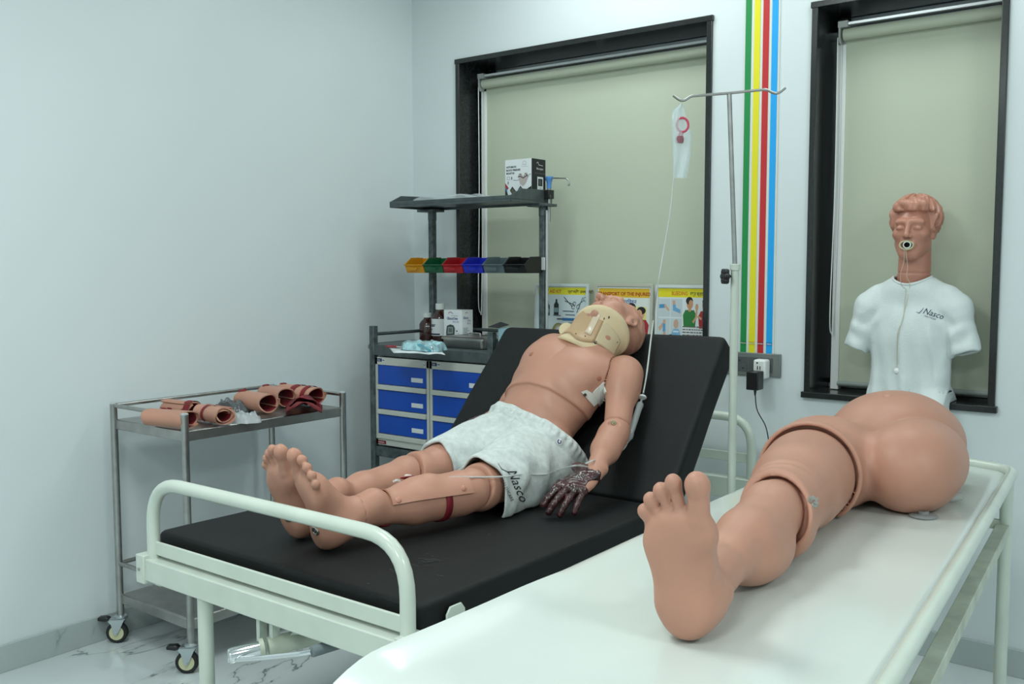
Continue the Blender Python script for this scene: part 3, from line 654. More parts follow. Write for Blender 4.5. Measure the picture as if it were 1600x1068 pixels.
# ================================================================== examination couch with a white sheet
cz = .785
co = thing('examination_couch', (2.55, -1.5, 0), 'cream tubular examination couch carrying the white sheet and the lower-body manikin', 'couch')
rail_r, rail_f = onz(1386, 1068, cz+.004), onz(1583, 738, cz+.004)
dr = nrm(rail_f-rail_r); pr0 = rail_f-dr*2.25; cl = V3(2.25, -.50, cz+.004)
far = onz(1560, 724, cz+.012); 
rail = fillet([pr0, rail_f+dr*.03, V3(2.285, rail_f[1]+.17, cz+.002), V3(2.285, -.62, cz-.022), V3(2.30, -2.75, cz-.022)], .09, 8)
obj('rail_frame', G().tube(rail, .0145, 16), M['cream'], co)
obj('couch_top', G().box((2.30, -2.7, .735), (2.72, -.52, .748)), M['cream_worn'], co, bevel=.003)
lx = rail_f+V3(.0, -.075, 0)
for q in (lx, V3(2.30, lx[1], 0), lx-dr*1.75, V3(2.33, (lx-dr*1.75)[1], 0)):
    obj('leg', G().tube([(q[0], q[1], cz-.012), (q[0], q[1], .012)], .0165, 16), M['cream'], co)
    obj('leg_foot', G().lathe([(.02, 0), (.02, .02), (.0165, .025)], (q[0], q[1], 0), (0, 0, 1), 14), M['rubber'], co)
b0 = lx+V3(-.006, 0, -.125); bd = dr
Rb = np.stack([nrm((dr[1], -dr[0], 0)), nrm((dr[0], dr[1], 0)), V3(0, 0, 1)], 1)
obj('side_bar', G().box((-.016, -1.75, -.03), (.016, .012, 0), Rb, b0), M['cream_worn'], co, bevel=.002)
obj('side_bar', G().box((-.012, -1.75, -.03), (.012, .012, 0), Rb, b0+V3(-.44, 0, 0)), M['cream_worn'], co, bevel=.002)
g = G(); g.box((2.30, lx[1]-.012, .648), (lx[0]-.01, lx[1]+.012, .672)); e = lx-dr*1.75; g.box((2.33, e[1]-.012, .648), (e[0]-.01, e[1]+.012, .672)); obj('cross_bar', g, M['cream_worn'], co, bevel=.002)
# sheet: taut over the top, rolling over the near edge
g = G(); nx, ny = 60, 90; P = np.zeros((ny+1, nx+1, 3))
def couch_edges(y):
    xr = rail_f[0]+(y-rail_f[1])*(dr[0]/dr[1]); xl = np.interp(y, [-2.7, -2.45, -1.05, -.5], [2.275, 2.268, 2.243, 2.235]); return xl, xr
for j in range(ny+1):
    y = -2.66+(2.66-.47)*j/ny; xl, xr = couch_edges(y)
    for i in range(nx+1):
        s = i/nx
        # arc-length parameter: first part hangs down the near-bed side
        if s < .18:
            a = s/.18; 
            if a < .55: p = (xl-.014+.012*math.sin(y*9)*(1-a/.55), y, cz-.11+.085*(a/.55)); 
            else:
                th = (a-.55)/.45*math.pi/2; p = (xl-.014+.026*(1-math.cos(th)), y, cz-.025+.025*math.sin(th))
        else:
            a = (s-.18)/.82; p = (xl+.012+(xr-.013-xl-.012)*a, y, cz+.013*math.exp(-((xr-xl)*a/.045)**2)*(.35+.65*min(1, max(0, (-1.9-y)/.4)))+.0015*math.sin(7*a+4*y)+.0012*math.sin(17*y+3*a)-.004*max(0, a-.97)/.03)
        p = V3(*p)
        if y < -2.5: p[2] -= .10*((-2.5-y)/.16)**2*.6
        P[j, i] = p
g.grid(P); sh = obj('couch_sheet', g, M['sheet'], fix=False)
tag(sh, 'glossy white plastic sheet stretched over the examination couch', 'sheet')
md = sh.modifiers.new('thick', 'SOLIDIFY'); md.thickness = .003; md.offset = -1
# ================================================================== equipment cart by the window
KX0, KX1, KYF, KYB, KZ = .215, .880, -.490, -.125, 1.012
ct = thing('equipment_cart', (.55, -.3, 0), 'grey steel equipment cart with overhead shelf in the corner by the wide window', 'cart')
pw = .0135
for (x, y, zt) in ((KX0, KYF, 1.092), (KX1, KYF, 1.092), (KX0+.02, KYB, 1.625), (KX1-.012, KYB, 1.625)):
    obj('post', G().box((x-pw, y-pw, .09), (x+pw, y+pw, zt)), M['grey_post'], ct, bevel=.002)
bench_lo = (KX0-.012, KYF-.012, KZ-.048)
obj('bench_top', G().box(bench_lo, (KX1+.012, KYB+.03, KZ)), M['grey_metal'], ct, bevel=.004)
g = G(); hx = KX0-.02
g.prism([(KYF+.02, -.03), (KYF+.02, 0), (KYB, 0), (KYB, -.03)], (hx-.0, 0, KZ+.0), (0, 1, 0), (0, 0, 1), (1, 0, 0), .01)
g.tube(fillet([(KX0, KYF+.03, KZ-.018), (KX0-.085, KYF+.05, KZ-.018), (KX0-.085, KYB-.03, KZ-.018), (KX0, KYB, KZ-.018)], .05, 6), .014, 14)
obj('push_handle', g, M['grey_metal'], ct)
for z in (1.068,):
    obj('guard_rail', G().tube([(KX0, KYF, z-.012), (KX0+.02, KYB, z-.012)], .0075, 12), M['grey_metal'], ct)
    obj('guard_rail', G().tube([(KX1, KYF, z-.012), (KX1-.012, KYB, z-.012)], .0075, 12), M['grey_metal'], ct)
    obj('guard_rail', G().tube([(KX0+.02, KYB, z), (KX1-.012, KYB, z)], .0075, 12), M['grey_metal'], ct)
g = G(); zb = .565
g.box((KX0-.012, KYF-.008, zb-.045), (KX1+.012, KYF+.022, zb)); g.box((KX0-.012, KYB-.02, zb-.045), (KX1+.012, KYB+.012, zb)); g.box((KX0, KYF, zb-.008), (KX1, KYB, zb-.002))
obj('lower_frame', g, M['grey_post'], ct, bevel=.003)
g = G(); g.box((KX0, KYF, .16), (KX1, KYB, .175)); obj('bottom_shelf', g, M['grey_metal'], ct, bevel=.003)
for (x, y) in ((KX0, KYF), (KX1, KYF), (KX0+.02, KYB), (KX1-.012, KYB)): caster(x, y, ct, .036, math.radians(40))
# overhead shelf
SX0, SX1, SYF, SYB, SZ = .205, .885, -.372, -.085, 1.622
g = G(); g.box((SX0, SYF, SZ-.002), (SX1, SYB, SZ+.002)); g.box((SX0, SYF, SZ-.012), (SX1, SYF+.004, SZ+.014)); g.box((SX0, SYB-.004, SZ-.012), (SX1, SYB, SZ+.04))
for xx in (SX0, SX1-.004): g.prism([(SYF, -.012), (SYB, -.012), (SYB, .050), (SYF+.07, .044), (SYF, .014)], (xx, 0, SZ), (0, 1, 0), (0, 0, 1), (1, 0, 0), .004)
obj('overhead_shelf', g, M['grey_metal'], ct, bevel=.0015)
g = G(); 
for x in (KX0+.02, KX1-.012): obj('shelf_mount', G().box((x-.05, KYB-.05, SZ-.022), (x+.05, KYB+.03, SZ-.010)).tube([(x, KYB, SZ-.06), (x, KYB, SZ-.02)], .02, 14), M['grey_post'], ct, bevel=.002)
obj('bin_rail', G().box((KX0-.0, KYB-.024, 1.335), (KX1+.01, KYB-.016, 1.388)), mat('white_rail', (.62, .64, .62), .4), ct, bevel=.001)
px = KX1+.014
obj('conduit', G().tube([(px, KYB-.01, 1.06), (px, KYB-.01, 1.585)], .006, 10), M['alu'], ct)

# drawer cabinets
def cabinet(x0, x1, label):
    z0, z1, yf = .572, .958, KYF-.004
    c = thing('drawer_cabinet', ((x0+x1)/2, -.3, z0), label, 'cabinet', 'drawer cabinets under the cart bench')
    obj('carcass', G().box((x0, yf+.012, z0), (x1, KYB+.0, z1)), M['drawer_white'], c, bevel=.002)
    g = G(); fr = .014; top = .034; H = (z1-z0-top-.028)
    g.box((x0, yf, z0), (x0+fr, yf+.013, z1)); g.box((x1-fr, yf, z0), (x1, yf+.013, z1)); g.box((x0, yf, z1-top), (x1, yf+.013, z1)); g.box((x0, yf, z0), (x1, yf+.013, z0+.028))
    obj('face_frame', g, M['drawer_white'], c, bevel=.0015)
    h = H/3
    for k in range(3):
        zt = z1-top-k*h; d = obj('drawer', G().box((x0+fr+.001, yf+.002, zt-h+.024), (x1-fr-.001, yf+.016, zt-.001)), M['blue'], c, bevel=.002)
        obj('drawer_lip', G().box((x0+fr+.001, yf-.008, zt-h+.001), (x1-fr-.001, yf+.014, zt-h+.022)), M['drawer_white'], d, bevel=.002)
        obj('label_holder', G().box((x1-fr-.088, yf-.0005, zt-h+.045), (x1-fr-.022, yf+.003, zt-h+.064)), mat('label_card', (.72, .76, .78), .5), d, bevel=.001)
    art = Art((x0, yf, z0), (1, 0, 0), (0, 0, 1), (0, -1, 0)); W = x1-x0
    art.poly('10204f', rect(.014, z1-z0-.020, .042, z1-z0-.006)); art.poly('cfd6d6', rect(.042, z1-z0-.020, .062, z1-z0-.006)); art.poly('1b2a63', rect(.045, z1-z0-.015, .058, z1-z0-.011))
    art.poly('7c1626', rect(.012, .004, .062, .020)); art.text('d9c9c9', 'SUPREME', .016, .0085, .0085, bold=.0002)
    art.text('d9dde6', 'BIN', .017, z1-z0-.017, .010)
    art.done('maker_print', c)
    lk = G().lathe([(.007, 0), (.007, .003), (.004, .005), (.0, .005)], (x1-.024, yf, z1-.015), (0, -1, 0), 18); obj('lock', lk, M['zinc'], c)
xm = (KX0+KX1)/2
cabinet(KX0+.012, xm-.003, 'blue fronted three drawer cabinet under the cart bench, next to the left wall')
cabinet(xm+.001, KX1-.014, 'blue fronted three drawer cabinet under the cart bench, half hidden by the bed')

# hanging bins
bins = (('d6930a', 'yellow'), ('0c5a35', 'green'), ('b01722', 'red'), ('1a2bb8', 'blue'), ('5d6c70', 'grey'), ('101112', 'black'))
BYFr, BYBk = -.268, KYB-.026
bxs = np.linspace(ony(632, 415, BYFr)[0]+.002, ony(821, 415, BYFr)[0], 7)
for k, (hx_, nm) in enumerate(bins):
    a, b = bxs[k]+.0015, bxs[k+1]-.0035; m = mat('bin_'+nm, lin(hx_), .38)
    t = thing('storage_bin', ((a+b)/2, (BYFr+BYBk)/2, 1.325), '%s plastic storage bin on the rail under the overhead shelf' % nm, 'bin', 'coloured bins on the cart rail')
    z0, z1, th = 1.322, 1.388, .0025; g = G(); i = .007
    side = [(BYFr+.012, 0), (BYBk, 0), (BYBk, z1-z0+.004), (BYBk-.045, z1-z0), (BYFr+.035, z1-z0-.003), (BYFr-.004, .036), (BYFr+.002, .030)]
    for x in (a, b-th): g.prism(side, (x, 0, z0), (0, 1, 0), (0, 0, 1), (1, 0, 0), th)
    g.box((a, BYFr+.012, z0), (b, BYBk, z0+th)); g.box((a, BYBk-th, z0), (b, BYBk, z1))
    g.prism([(0, 0), (b-a, 0), (b-a, .033), (0, .033)], (a, BYFr+.013, z0), (1, 0, 0), nrm((0, -.42, 1)), (0, 1, .4), th)
    obj('bin_body', g, m, t, bevel=.0012)
    g = G(); ly = BYFr-.003
    g.box((a-.002, ly-.004, z0+.033), (b+.002, ly+.003, z0+.038))
    for x in (a-.003, b-.002): g.prism([(BYFr-.007, .034), (BYFr+.034, .064), (BYFr+.036, .068), (BYBk-.02, .070), (BYBk-.02, .066), (BYFr+.037, .063), (BYFr-.003, .032)], (x, 0, z0), (0, 1, 0), (0, 0, 1), (1, 0, 0), .005)
    obj('rim', g, m, t, bevel=.001)
    g = G(); w_ = b-a; g.prism([(.2*w_, .026), (.8*w_, .026), (.72*w_, .012), (.28*w_, .012)], (a, BYFr-.003+.0, z0), (1, 0, 0), nrm((0, -.42, 1)), nrm((0, -1, -.4)), .003)
    obj('card_holder', g, m, t, bevel=.001)

# things on the overhead shelf
zt = SZ+.0022
bpx0, bpx1, bpyf, bpd = ony(789.5, 300, -.222)[0], ony(830.5, 300, -.222)[0], -.222, .098
bp = thing('product_box', ((bpx0+bpx1)/2, bpyf+bpd/2, zt), 'white and black carton of a blood pressure monitor on the overhead shelf', 'box')
hb_ = .171; Wb = bpx1-bpx0
obj('carton', G().box((bpx0, bpyf, zt), (bpx1, bpyf+bpd, zt+hb_)), M['paper'], bp, smooth=False)
art = Art((bpx0, bpyf, zt), (1, 0, 0), (0, 0, 1), (0, -1, 0)); q = Wb/.13
for k, s in enumerate(('AUTOMATIC', 'BLOOD PRESSURE', 'MONITOR')): art.text('15171a', s, .006*q, hb_-.034-k*.013, .0105, bold=.0004, sx=q*.82)
art.line('8f9a9c', [(.088*q, hb_-.014), (.096*q, hb_-.008), (.104*q, hb_-.014), (.104*q, hb_-.024), (.088*q, hb_-.024), (.088*q, hb_-.014)], .0014)
art.text('8f9a9c', 'Dr. Morepen', .082*q, hb_-.033, .006, sx=q)
art.line('6d7678', [(.01*q, .10), (.024*q, .10), (.024*q, .089), (.01*q, .089), (.01*q, .10)], .0013); art.poly('2c3033', rect(.031*q, .088, .035*q, .100)); art.poly('2c3033', rect(.013*q, .070, .017*q, .081))
art.poly('a83040', [(0, .076), (.018*q, .054), (.010*q, .047), (0, .061)]); art.poly('2276a8', [(0, .061), (.010*q, .047), (.012*q, .030), (0, .050)]); art.poly('14181b', [(0, .050), (.013*q, .030), (.018*q, .012), (.03*q, 0), (0, 0)])
art.poly('15181a', [(.084*q, .034), (.13*q, .058), (.13*q, 0), (.09*q, 0), (.074*q, .018)])
for (cx_, cy_, cc) in ((.038, .040, '24281f'), (.078, .041, '3d4244')):
    for (s_, c2) in ((1.0, cc), (.62, '55584a' if cc == '24281f' else '6c7274')):
        art.poly(c2, [((cx_+(-.016*s_*math.cos(.5)+.018*s_*math.sin(.5)*0-.0))*q, cy_+.004*s_), ((cx_-.002*s_)*q, cy_+.020*s_), ((cx_+.019*s_)*q, cy_-.004*s_), ((cx_+.003*s_)*q, cy_-.021*s_)])
art.line('8a8e90', [(.04*q, .086), (.06*q, .084), (.085*q, .090), (.128*q, .108)], .0025)
art.poly('b8aca8', [(.066*q, .104), (.074*q, .070), (.088*q, .060), (.104*q, .074), (.116*q, .100), (.108*q, .114), (.098*q, .112), (.09*q, .098), (.08*q, .112), (.07*q, .112)])
art.line('3b3538', [(.064*q, .098), (.076*q, .100), (.09*q, .092), (.11*q, .104)], .004); art.line('443f42', [(.098*q, .112), (.108*q, .104), (.112*q, .096)], .003); art.line('5b5557', [(.072*q, .110), (.08*q, .104)], .003)
art.done('front_print', bp)
art = Art((bpx1, bpyf, zt), (0, 1, 0), (0, 0, 1), (1, 0, 0)); art.poly('17191c', rect(0, 0, bpd, hb_))
art.line('b9bec0', [(.036, hb_-.018), (.045, hb_-.012), (.05, hb_-.024), (.08, hb_-.026)], .003); art.text('b9bec0', 'Morepen', .058, hb_-.044, .013, align='CENTER', bold=.0003); art.text('6c6a6c', 'BLOOD PRESSURE', .058, hb_-.062, .009, align='CENTER')
art.poly('d7dbd8', rect(.040, .042, .082, .098)); art.poly('2a2c25', rect(.046, .060, .076, .090)); art.poly('54584a', rect(.053, .065, .067, .085)); art.poly('9fa6a6', rect(.054, .050, .068, .053)); art.text('8b9092', 'BP-02', .058, .028, .008, align='CENTER')
art.done('side_print', bp)
q = onz(672, 303, zt)
o = crumple('wrapped_package', 'clear wrapped flat package on the left of the overhead shelf', 'package', (.455, -.235), .20, .085, .042, M['clearp'], 21, n=34, z0=zt, base=.55)
o = crumple('white_instrument', 'pale grey instrument inside the clear wrapping on the overhead shelf', 'instrument', (.455, -.235), .17, .05, .022, mat('pale_grey_plastic', (.42, .46, .47), .4), 22, n=24, z0=zt, base=.8)
# blue clamped hook arm at the right end of the overhead shelf
hk = thing('hook_arm', (.90, -.1, 1.60), 'bent steel hook arm in a blue clamp at the right end of the overhead shelf', 'hook')
by = -.125; bc = ony(858, 290, by)
obj('clamp', G().lathe([(.0, -.012), (.010, -.012), (.0105, .012), (.015, .026), (.0175, .034), (.0165, .038), (.0, .038)], bc, (0, 0, 1), 18), mat('sky_blue_plastic', (.09, .27, .62), .4), hk)
g = G(); g.tube([bc+V3(0, 0, -.15), bc+V3(0, 0, .02)], .0075, 12)
obj('arm_post', g, M['steel'], hk)
pts = [ony(852, 283, by)+V3(-.02, .0, .0), bc+V3(0, 0, .032), ony(885, 278.5, by), ony(889, 283, by), ony(890, 288, by), ony(888.5, 290, by), ony(887, 287, by)]
obj('arm', G().tube(fillet(pts, .012, 4), .0028, 10), M['steel'], hk)
g = G(); g.box(tuple(bc+V3(-.03, -.02, -.055)), tuple(bc+V3(.012, .02, -.018))); g.lathe([(.004, 0), (.004, .018), (.008, .019), (.008, .026)], bc+V3(.01, -.01, -.05), (.7, -.7, 0), 12)
obj('clamp_block', g, M['blackp'], hk, bevel=.002)

# things on the bench
zt = KZ+.0003
def bottle(px, py, y, hgt, r, label, lab, capc='d9dedb'):
    q = ony(px, py, y); c = (q[0], y, zt)
    b = thing('medicine_bottle', c, label, 'bottle', 'brown bottles on the cart bench'); h = hgt
    obj('glass', G().lathe([(0, 0), (r*.94, 0), (r, .004), (r, h*.28), (r*.97, h*.29), (r*.97, h*.31), (r, h*.32), (r, h*.60), (r*.8, h*.70), (r*.45, h*.79), (r*.43, h*.88), (0, h*.88)], c, seg=30), M['amber'], b)
    obj('cap', G().lathe([(0, h*.84), (r*.52, h*.84), (r*.53, h*.86), (r*.53, h*.99), (r*.48, h), (0, h)], c, seg=30), pm(capc), b)
    if lab:
        g = G(); P = np.array([[(c[0]+(r+.0006)*math.cos(a), c[1]+(r+.0006)*math.sin(a), zt+z) for a in np.linspace(-2.6, .1, 20)] for z in (h*.16, h*.60)]); g.grid(P)
        obj('paper_label', g, M['paper'], b)
        g = G()
        for (z0, z1, a0, a1) in ((.18, .22, -2.5, -.9), (.40, .43, -2.2, -1.5), (.44, .46, -2.2, -1.4), (.31, .335, -2.2, -1.9)):
            g.grid(np.array([[(c[0]+(r+.001)*math.cos(a), c[1]+(r+.001)*math.sin(a), zt+h*z) for a in np.linspace(a0, a1, 12)] for z in (z0, z1)]))
        obj('label_print', g, M['navy'], b)
    return b
bottle(668, 520, -.215, .128, .037, 'short dark brown bottle with white cap, left of the taller one on the bench', False)
bottle(688, 505, -.20, .172, .040, 'tall dark brown bottle with white label behind the glucose meter carton', True)
gx0, gx1, gy, gd, gh = ony(694, 530, -.30)[0], ony(722, 530, -.30)[0], -.30, .072, .150
gm = thing('product_box', ((gx0+gx1)/2, gy, zt), 'white carton of a glucose meter standing on the cart bench', 'box')
W_ = gx1-gx0
obj('carton', G().box((gx0, gy, zt), (gx1, gy+gd, zt+gh)), M['paper'], gm, smooth=False)
art = Art((gx0, gy, zt), (1, 0, 0), (0, 0, 1), (0, -1, 0)); q = W_/.085
art.line('a23c4c', circ(.031*q, gh-.018, .009*q, .009, 8, 1.0, 3.0), .003); art.line('2f3f9a', circ(.036*q, gh-.019, .007*q, .007, 8, .3, 1.8), .0025); art.text('7f8aa6', 'Dr.Morepen', .034*q, gh-.027, .008, sx=q*.8)
art.text('26367f', 'GlucoOne', .014*q, gh-.042, .016, sx=q*.75, bold=.0004); art.text('5a66a0', 'BG-03', .042*q, gh-.055, .011, sx=q)
mp = [(.012, .022), (.010, .052), (.014, .080), (.030, .087), (.046, .083), (.052, .070), (.050, .045), (.042, .016), (.036, .008), (.022, .010)]
art.poly('3c4547', [(a*q, b) for a, b in mp]); art.poly('87968f', [(.017*q, .045), (.019*q, .076), (.043*q, .076), (.043*q, .048)]); art.poly('5c6a66', [(.022*q, .052), (.023*q, .070), (.039*q, .070), (.039*q, .054)]); art.poly('788286', [(.018*q, .016), (.017*q, .036), (.037*q, .036), (.036*q, .018)])
art.poly('3e4a52', rect(.058*q, .056, .064*q, .062)); art.text('8a949a', '25 strips', .060*q, .046, .006, sx=q*.6); art.poly('a9b2b6', rect(.058*q, .036, .080*q, .042))
art.done('front_print', gm)
art = Art((gx1, gy, zt), (0, 1, 0), (0, 0, 1), (1, 0, 0)); art.line('8c6470', circ(.03, gh-.018, .008, .008, 8, .6, 3.0), .0025); art.text('3a4684', 'Gluco', .008, gh-.038, .014, bold=.0003); art.text('3a4684', 'One', .036, gh-.050, .012); art.text('5a66a0', 'BG-03', .034, gh-.062, .009)
for k in range(9): art.poly('9aa4a8', rect(.008, gh-.080-k*.006, .008+.05*random.uniform(.5, 1), gh-.077-k*.006))
art.done('side_print', gm)
wb = obj('small_carton', G().box((gx1+.004, -.255, zt), (gx1+.095, -.205, zt+.040)), M['paper'], smooth=False, bevel=.001); tag(wb, 'small white carton behind the steel instrument box on the bench', 'box')
tx0 = ony(692, 545, -.43)[0]; tx1 = ony(765, 550, -.43)[0]-.02
tb = thing('instrument_tray', ((tx0+tx1)/2, -.37, zt), 'steel instrument box with lid on the right of the cart bench', 'tray')
def rrect(x0, y0, x1, y1, r, n=5):
    o = []
    for (cx_, cy_, a0) in ((x1-r, y0+r, -math.pi/2), (x1-r, y1-r, 0), (x0+r, y1-r, math.pi/2), (x0+r, y0+r, math.pi)): o += [(cx_+r*math.cos(a0+math.pi/2*k/n), cy_+r*math.sin(a0+math.pi/2*k/n)) for k in range(n+1)]
    return o
def loft(rings, caps=True):
    g = G(); n = len(rings[0]); g.add([p for r in rings for p in r], [(i*n+k, i*n+(k+1) % n, (i+1)*n+(k+1) % n, (i+1)*n+k) for i in range(len(rings)-1) for k in range(n)])
    if caps: g.add([], []); g.f += [tuple(range(n))[::-1], tuple(range((len(rings)-1)*n, len(rings)*n))]; g.m += [0, 0]
    return g
yb0, yb1 = -.445, -.275
R3 = lambda d, z: [(x, y, z) for x, y in rrect(tx0+d, yb0+d, tx1-d, yb1-d, .02)]
obj('box_body', loft([R3(.010, zt), R3(.006, zt+.004), R3(.002, zt+.036), R3(-.002, zt+.037), R3(-.002, zt+.040)]), M['tray_steel'], tb)
obj('lid', loft([R3(-.0035, zt+.036), R3(-.0035, zt+.043), R3(.004, zt+.048), R3(.03, zt+.0485), R3(.034, zt+.046)]), M['tray_steel'], tb)
g = G(); mx_ = (tx0+tx1)/2; g.tube(fillet([(mx_-.03, -.36, zt+.047), (mx_-.03, -.36, zt+.060), (mx_+.03, -.36, zt+.060), (mx_+.03, -.36, zt+.047)], .01, 4), .003, 8); obj('lid_handle', g, M['steel'], tb)
fs_ = thing('forceps', (tx1-.03, -.25, zt+.05), 'steel forceps lying on the lid of the instrument box', 'forceps')
g = G(); g.tube([(tx1-.10, -.31, zt+.052), (tx1-.02, -.29, zt+.053)], .003, 8); g.tube([(tx1-.10, -.30, zt+.052), (tx1-.02, -.30, zt+.053)], .003, 8)
obj('arm', g, M['steel'], fs_)
for yy in (-.283, -.305): obj('finger_ring', G().tube([(tx1-.02+.010+.010*math.cos(a), yy+.009*math.sin(a), zt+.053) for a in np.linspace(0, 2*math.pi, 14)], .0022, 6), M['steel'], fs_)
qm = onz(663, 540, zt+.02)
crumple('mask_packet', 'clear packet of pale blue tubing and mask on the cart bench', 'packet', (qm[0], qm[1]), .10, .06, .048, mat('pale_blue_film', (.33, .55, .60), .18, vary=.55, vscale=28, coat=.5), 33, n=34, rot=-.1, z0=zt+.004)
g = G(); qa = [onz(px, py, zt+.028) for px, py in ((640, 537), (652, 538), (662, 542), (672, 548))]; g.tube(spline(qa, 6), .005, 10); o = obj('blue_tube', g, mat('cyan_plastic', (.05, .36, .46), .3)); tag(o, 'short bright cyan tube lying over the mask packet on the bench', 'tube')
qs = onz(648, 549, zt); g = G(); P = np.array([[onz(615+i*6.2-j*2.5, 551+.25*i-j*2.6+.5*math.sin(i), zt)+V3(0, 0, .001+.003*abs(math.sin(i*.7+j*.5))) for i in range(14)] for j in range(4)]); g.grid(P); o = obj('paper_sheet', g, mat('white_wrap', (.70, .75, .76), .4)); tag(o, 'thin white wrapping sheet under the mask packet on the bench', 'sheet'); md = o.modifiers.new('thick', 'SOLIDIFY'); md.thickness = .002
qr = onz(614, 541, zt+.01); sc_ = thing('scissors', qr, 'small tool with dark red grips at the left of the cart bench', 'scissors')
u = nrm((.95, .05, 0)); v = V3(-u[1], u[0], 0); g = G(); z_ = V3(0, 0, .008)
for s in (-1, 1): g.tube([qr+u*(-.014+.013*math.cos(a))+v*(.010*s+.009*math.sin(a))+z_*0 for a in np.linspace(0, 2*math.pi, 16)], .0038, 8); g.tube([qr+v*.008*s, qr+u*.02], .004, 8)
obj('grip', g, mat('dark_red_plastic', (.26, .015, .03), .4), sc_)
obj('blade', G().box((-.004, -.004, -.001), (.07, .004, .001), np.stack([u, v, V3(0, 0, 1)], 1), qr+u*.02), M['white'], sc_, bevel=.001)
# cartons at the right end, beyond the right front post
q0 = ony(778.5, 512, -.50)
rb = thing('product_box', (q0[0]+.05, -.46, 0), 'tall pale blue carton with a pink corner standing between the cart and the bed', 'box')
xa, xb = q0[0], .992; ztop = q0[2]
obj('carton', G().box((xa, -.50, 0.002), (xb, -.43, ztop)), pm('8fb3bd'), rb, smooth=False)
art = Art((xa, -.50, ztop-.19), (1, 0, 0), (0, 0, 1), (0, -1, 0)); art.poly('a64f86', [(.045, .19), (.135, .19), (.135, .10), (.052, .145), (.043, .17)]); art.poly('7d3c74', [(.09, .19), (.135, .19), (.135, .15)]); art.poly('dfe6e8', rect(.01, .145, .04, .150)); art.done('front_print', rb)
g = G(); g.prism([(-.04, .0), (.02, -.012), (.05, .02), (-.015, .05)], (xa-.012, -.498, ztop+.003), nrm((1, 0, .05)), nrm((0, 1, .35)), nrm((0, -.35, 1)), .002); o = obj('box_flap', g, M['ink'], rb, smooth=False)

# ------------------------------------------------ first-aid posters standing in the window opening
def poster(xl, xr, zb, zt_, y, label, frame, painter, tilt=0.03):
    t = thing('poster', ((xl+xr)/2, y, zb), label, 'poster', 'first aid posters in the window opening'); W, Hh = xr-xl, zt_-zb
    uy = nrm((0, tilt, 1)); o = V3(xl, y, zb); un = nrm((0, -1, tilt)); qx = .76 if painter is paint_bleed else 1.0
    obj('board', G().prism(rect(0, 0, W, Hh), o, (1, 0, 0), uy, -un, .004), M['paper'], t, smooth=False)
    fw = .012; g = G()
    for r_ in (rect(0, 0, fw, Hh), rect(W-fw, 0, W, Hh), rect(fw, Hh-fw, W-fw, Hh), rect(fw, 0, W-fw, fw)): g.prism(r_, o, (1, 0, 0), uy, un, .006)
    obj('frame', g, mat('poster_frame', frame, .3), t, bevel=.001)
    art = Art(o, (qx, 0, 0), uy, un); painter(art, W/qx, Hh); art.done('print', t)
    return t
def person_art(a, x, y, s, shirt, skin='d9a27c', pants=None, face=1):
    a.poly(shirt, [(x-.034*s, y-.005*s), (x-.040*s, y+.045*s), (x-.026*s, y+.066*s), (x+.026*s, y+.066*s), (x+.040*s, y+.045*s), (x+.034*s, y-.005*s)])
    if pants: a.poly(pants, [(x-.030*s, y-.004*s), (x+.030*s, y-.004*s), (x+.026*s, y-.11*s), (x+.004*s, y-.11*s), (x, y-.03*s), (x-.004*s, y-.11*s), (x-.026*s, y-.11*s)])
    a.poly(skin, rect(x-.008*s, y+.06*s, x+.008*s, y+.078*s)); a.poly(skin, circ(x, y+.092*s, .019*s, .023*s, 16)); a.poly('1c1716', circ(x-.003*s*face, y+.104*s, .021*s, .016*s, 16)); a.poly(skin, circ(x+.006*s*face, y+.092*s, .013*s, .016*s, 12))
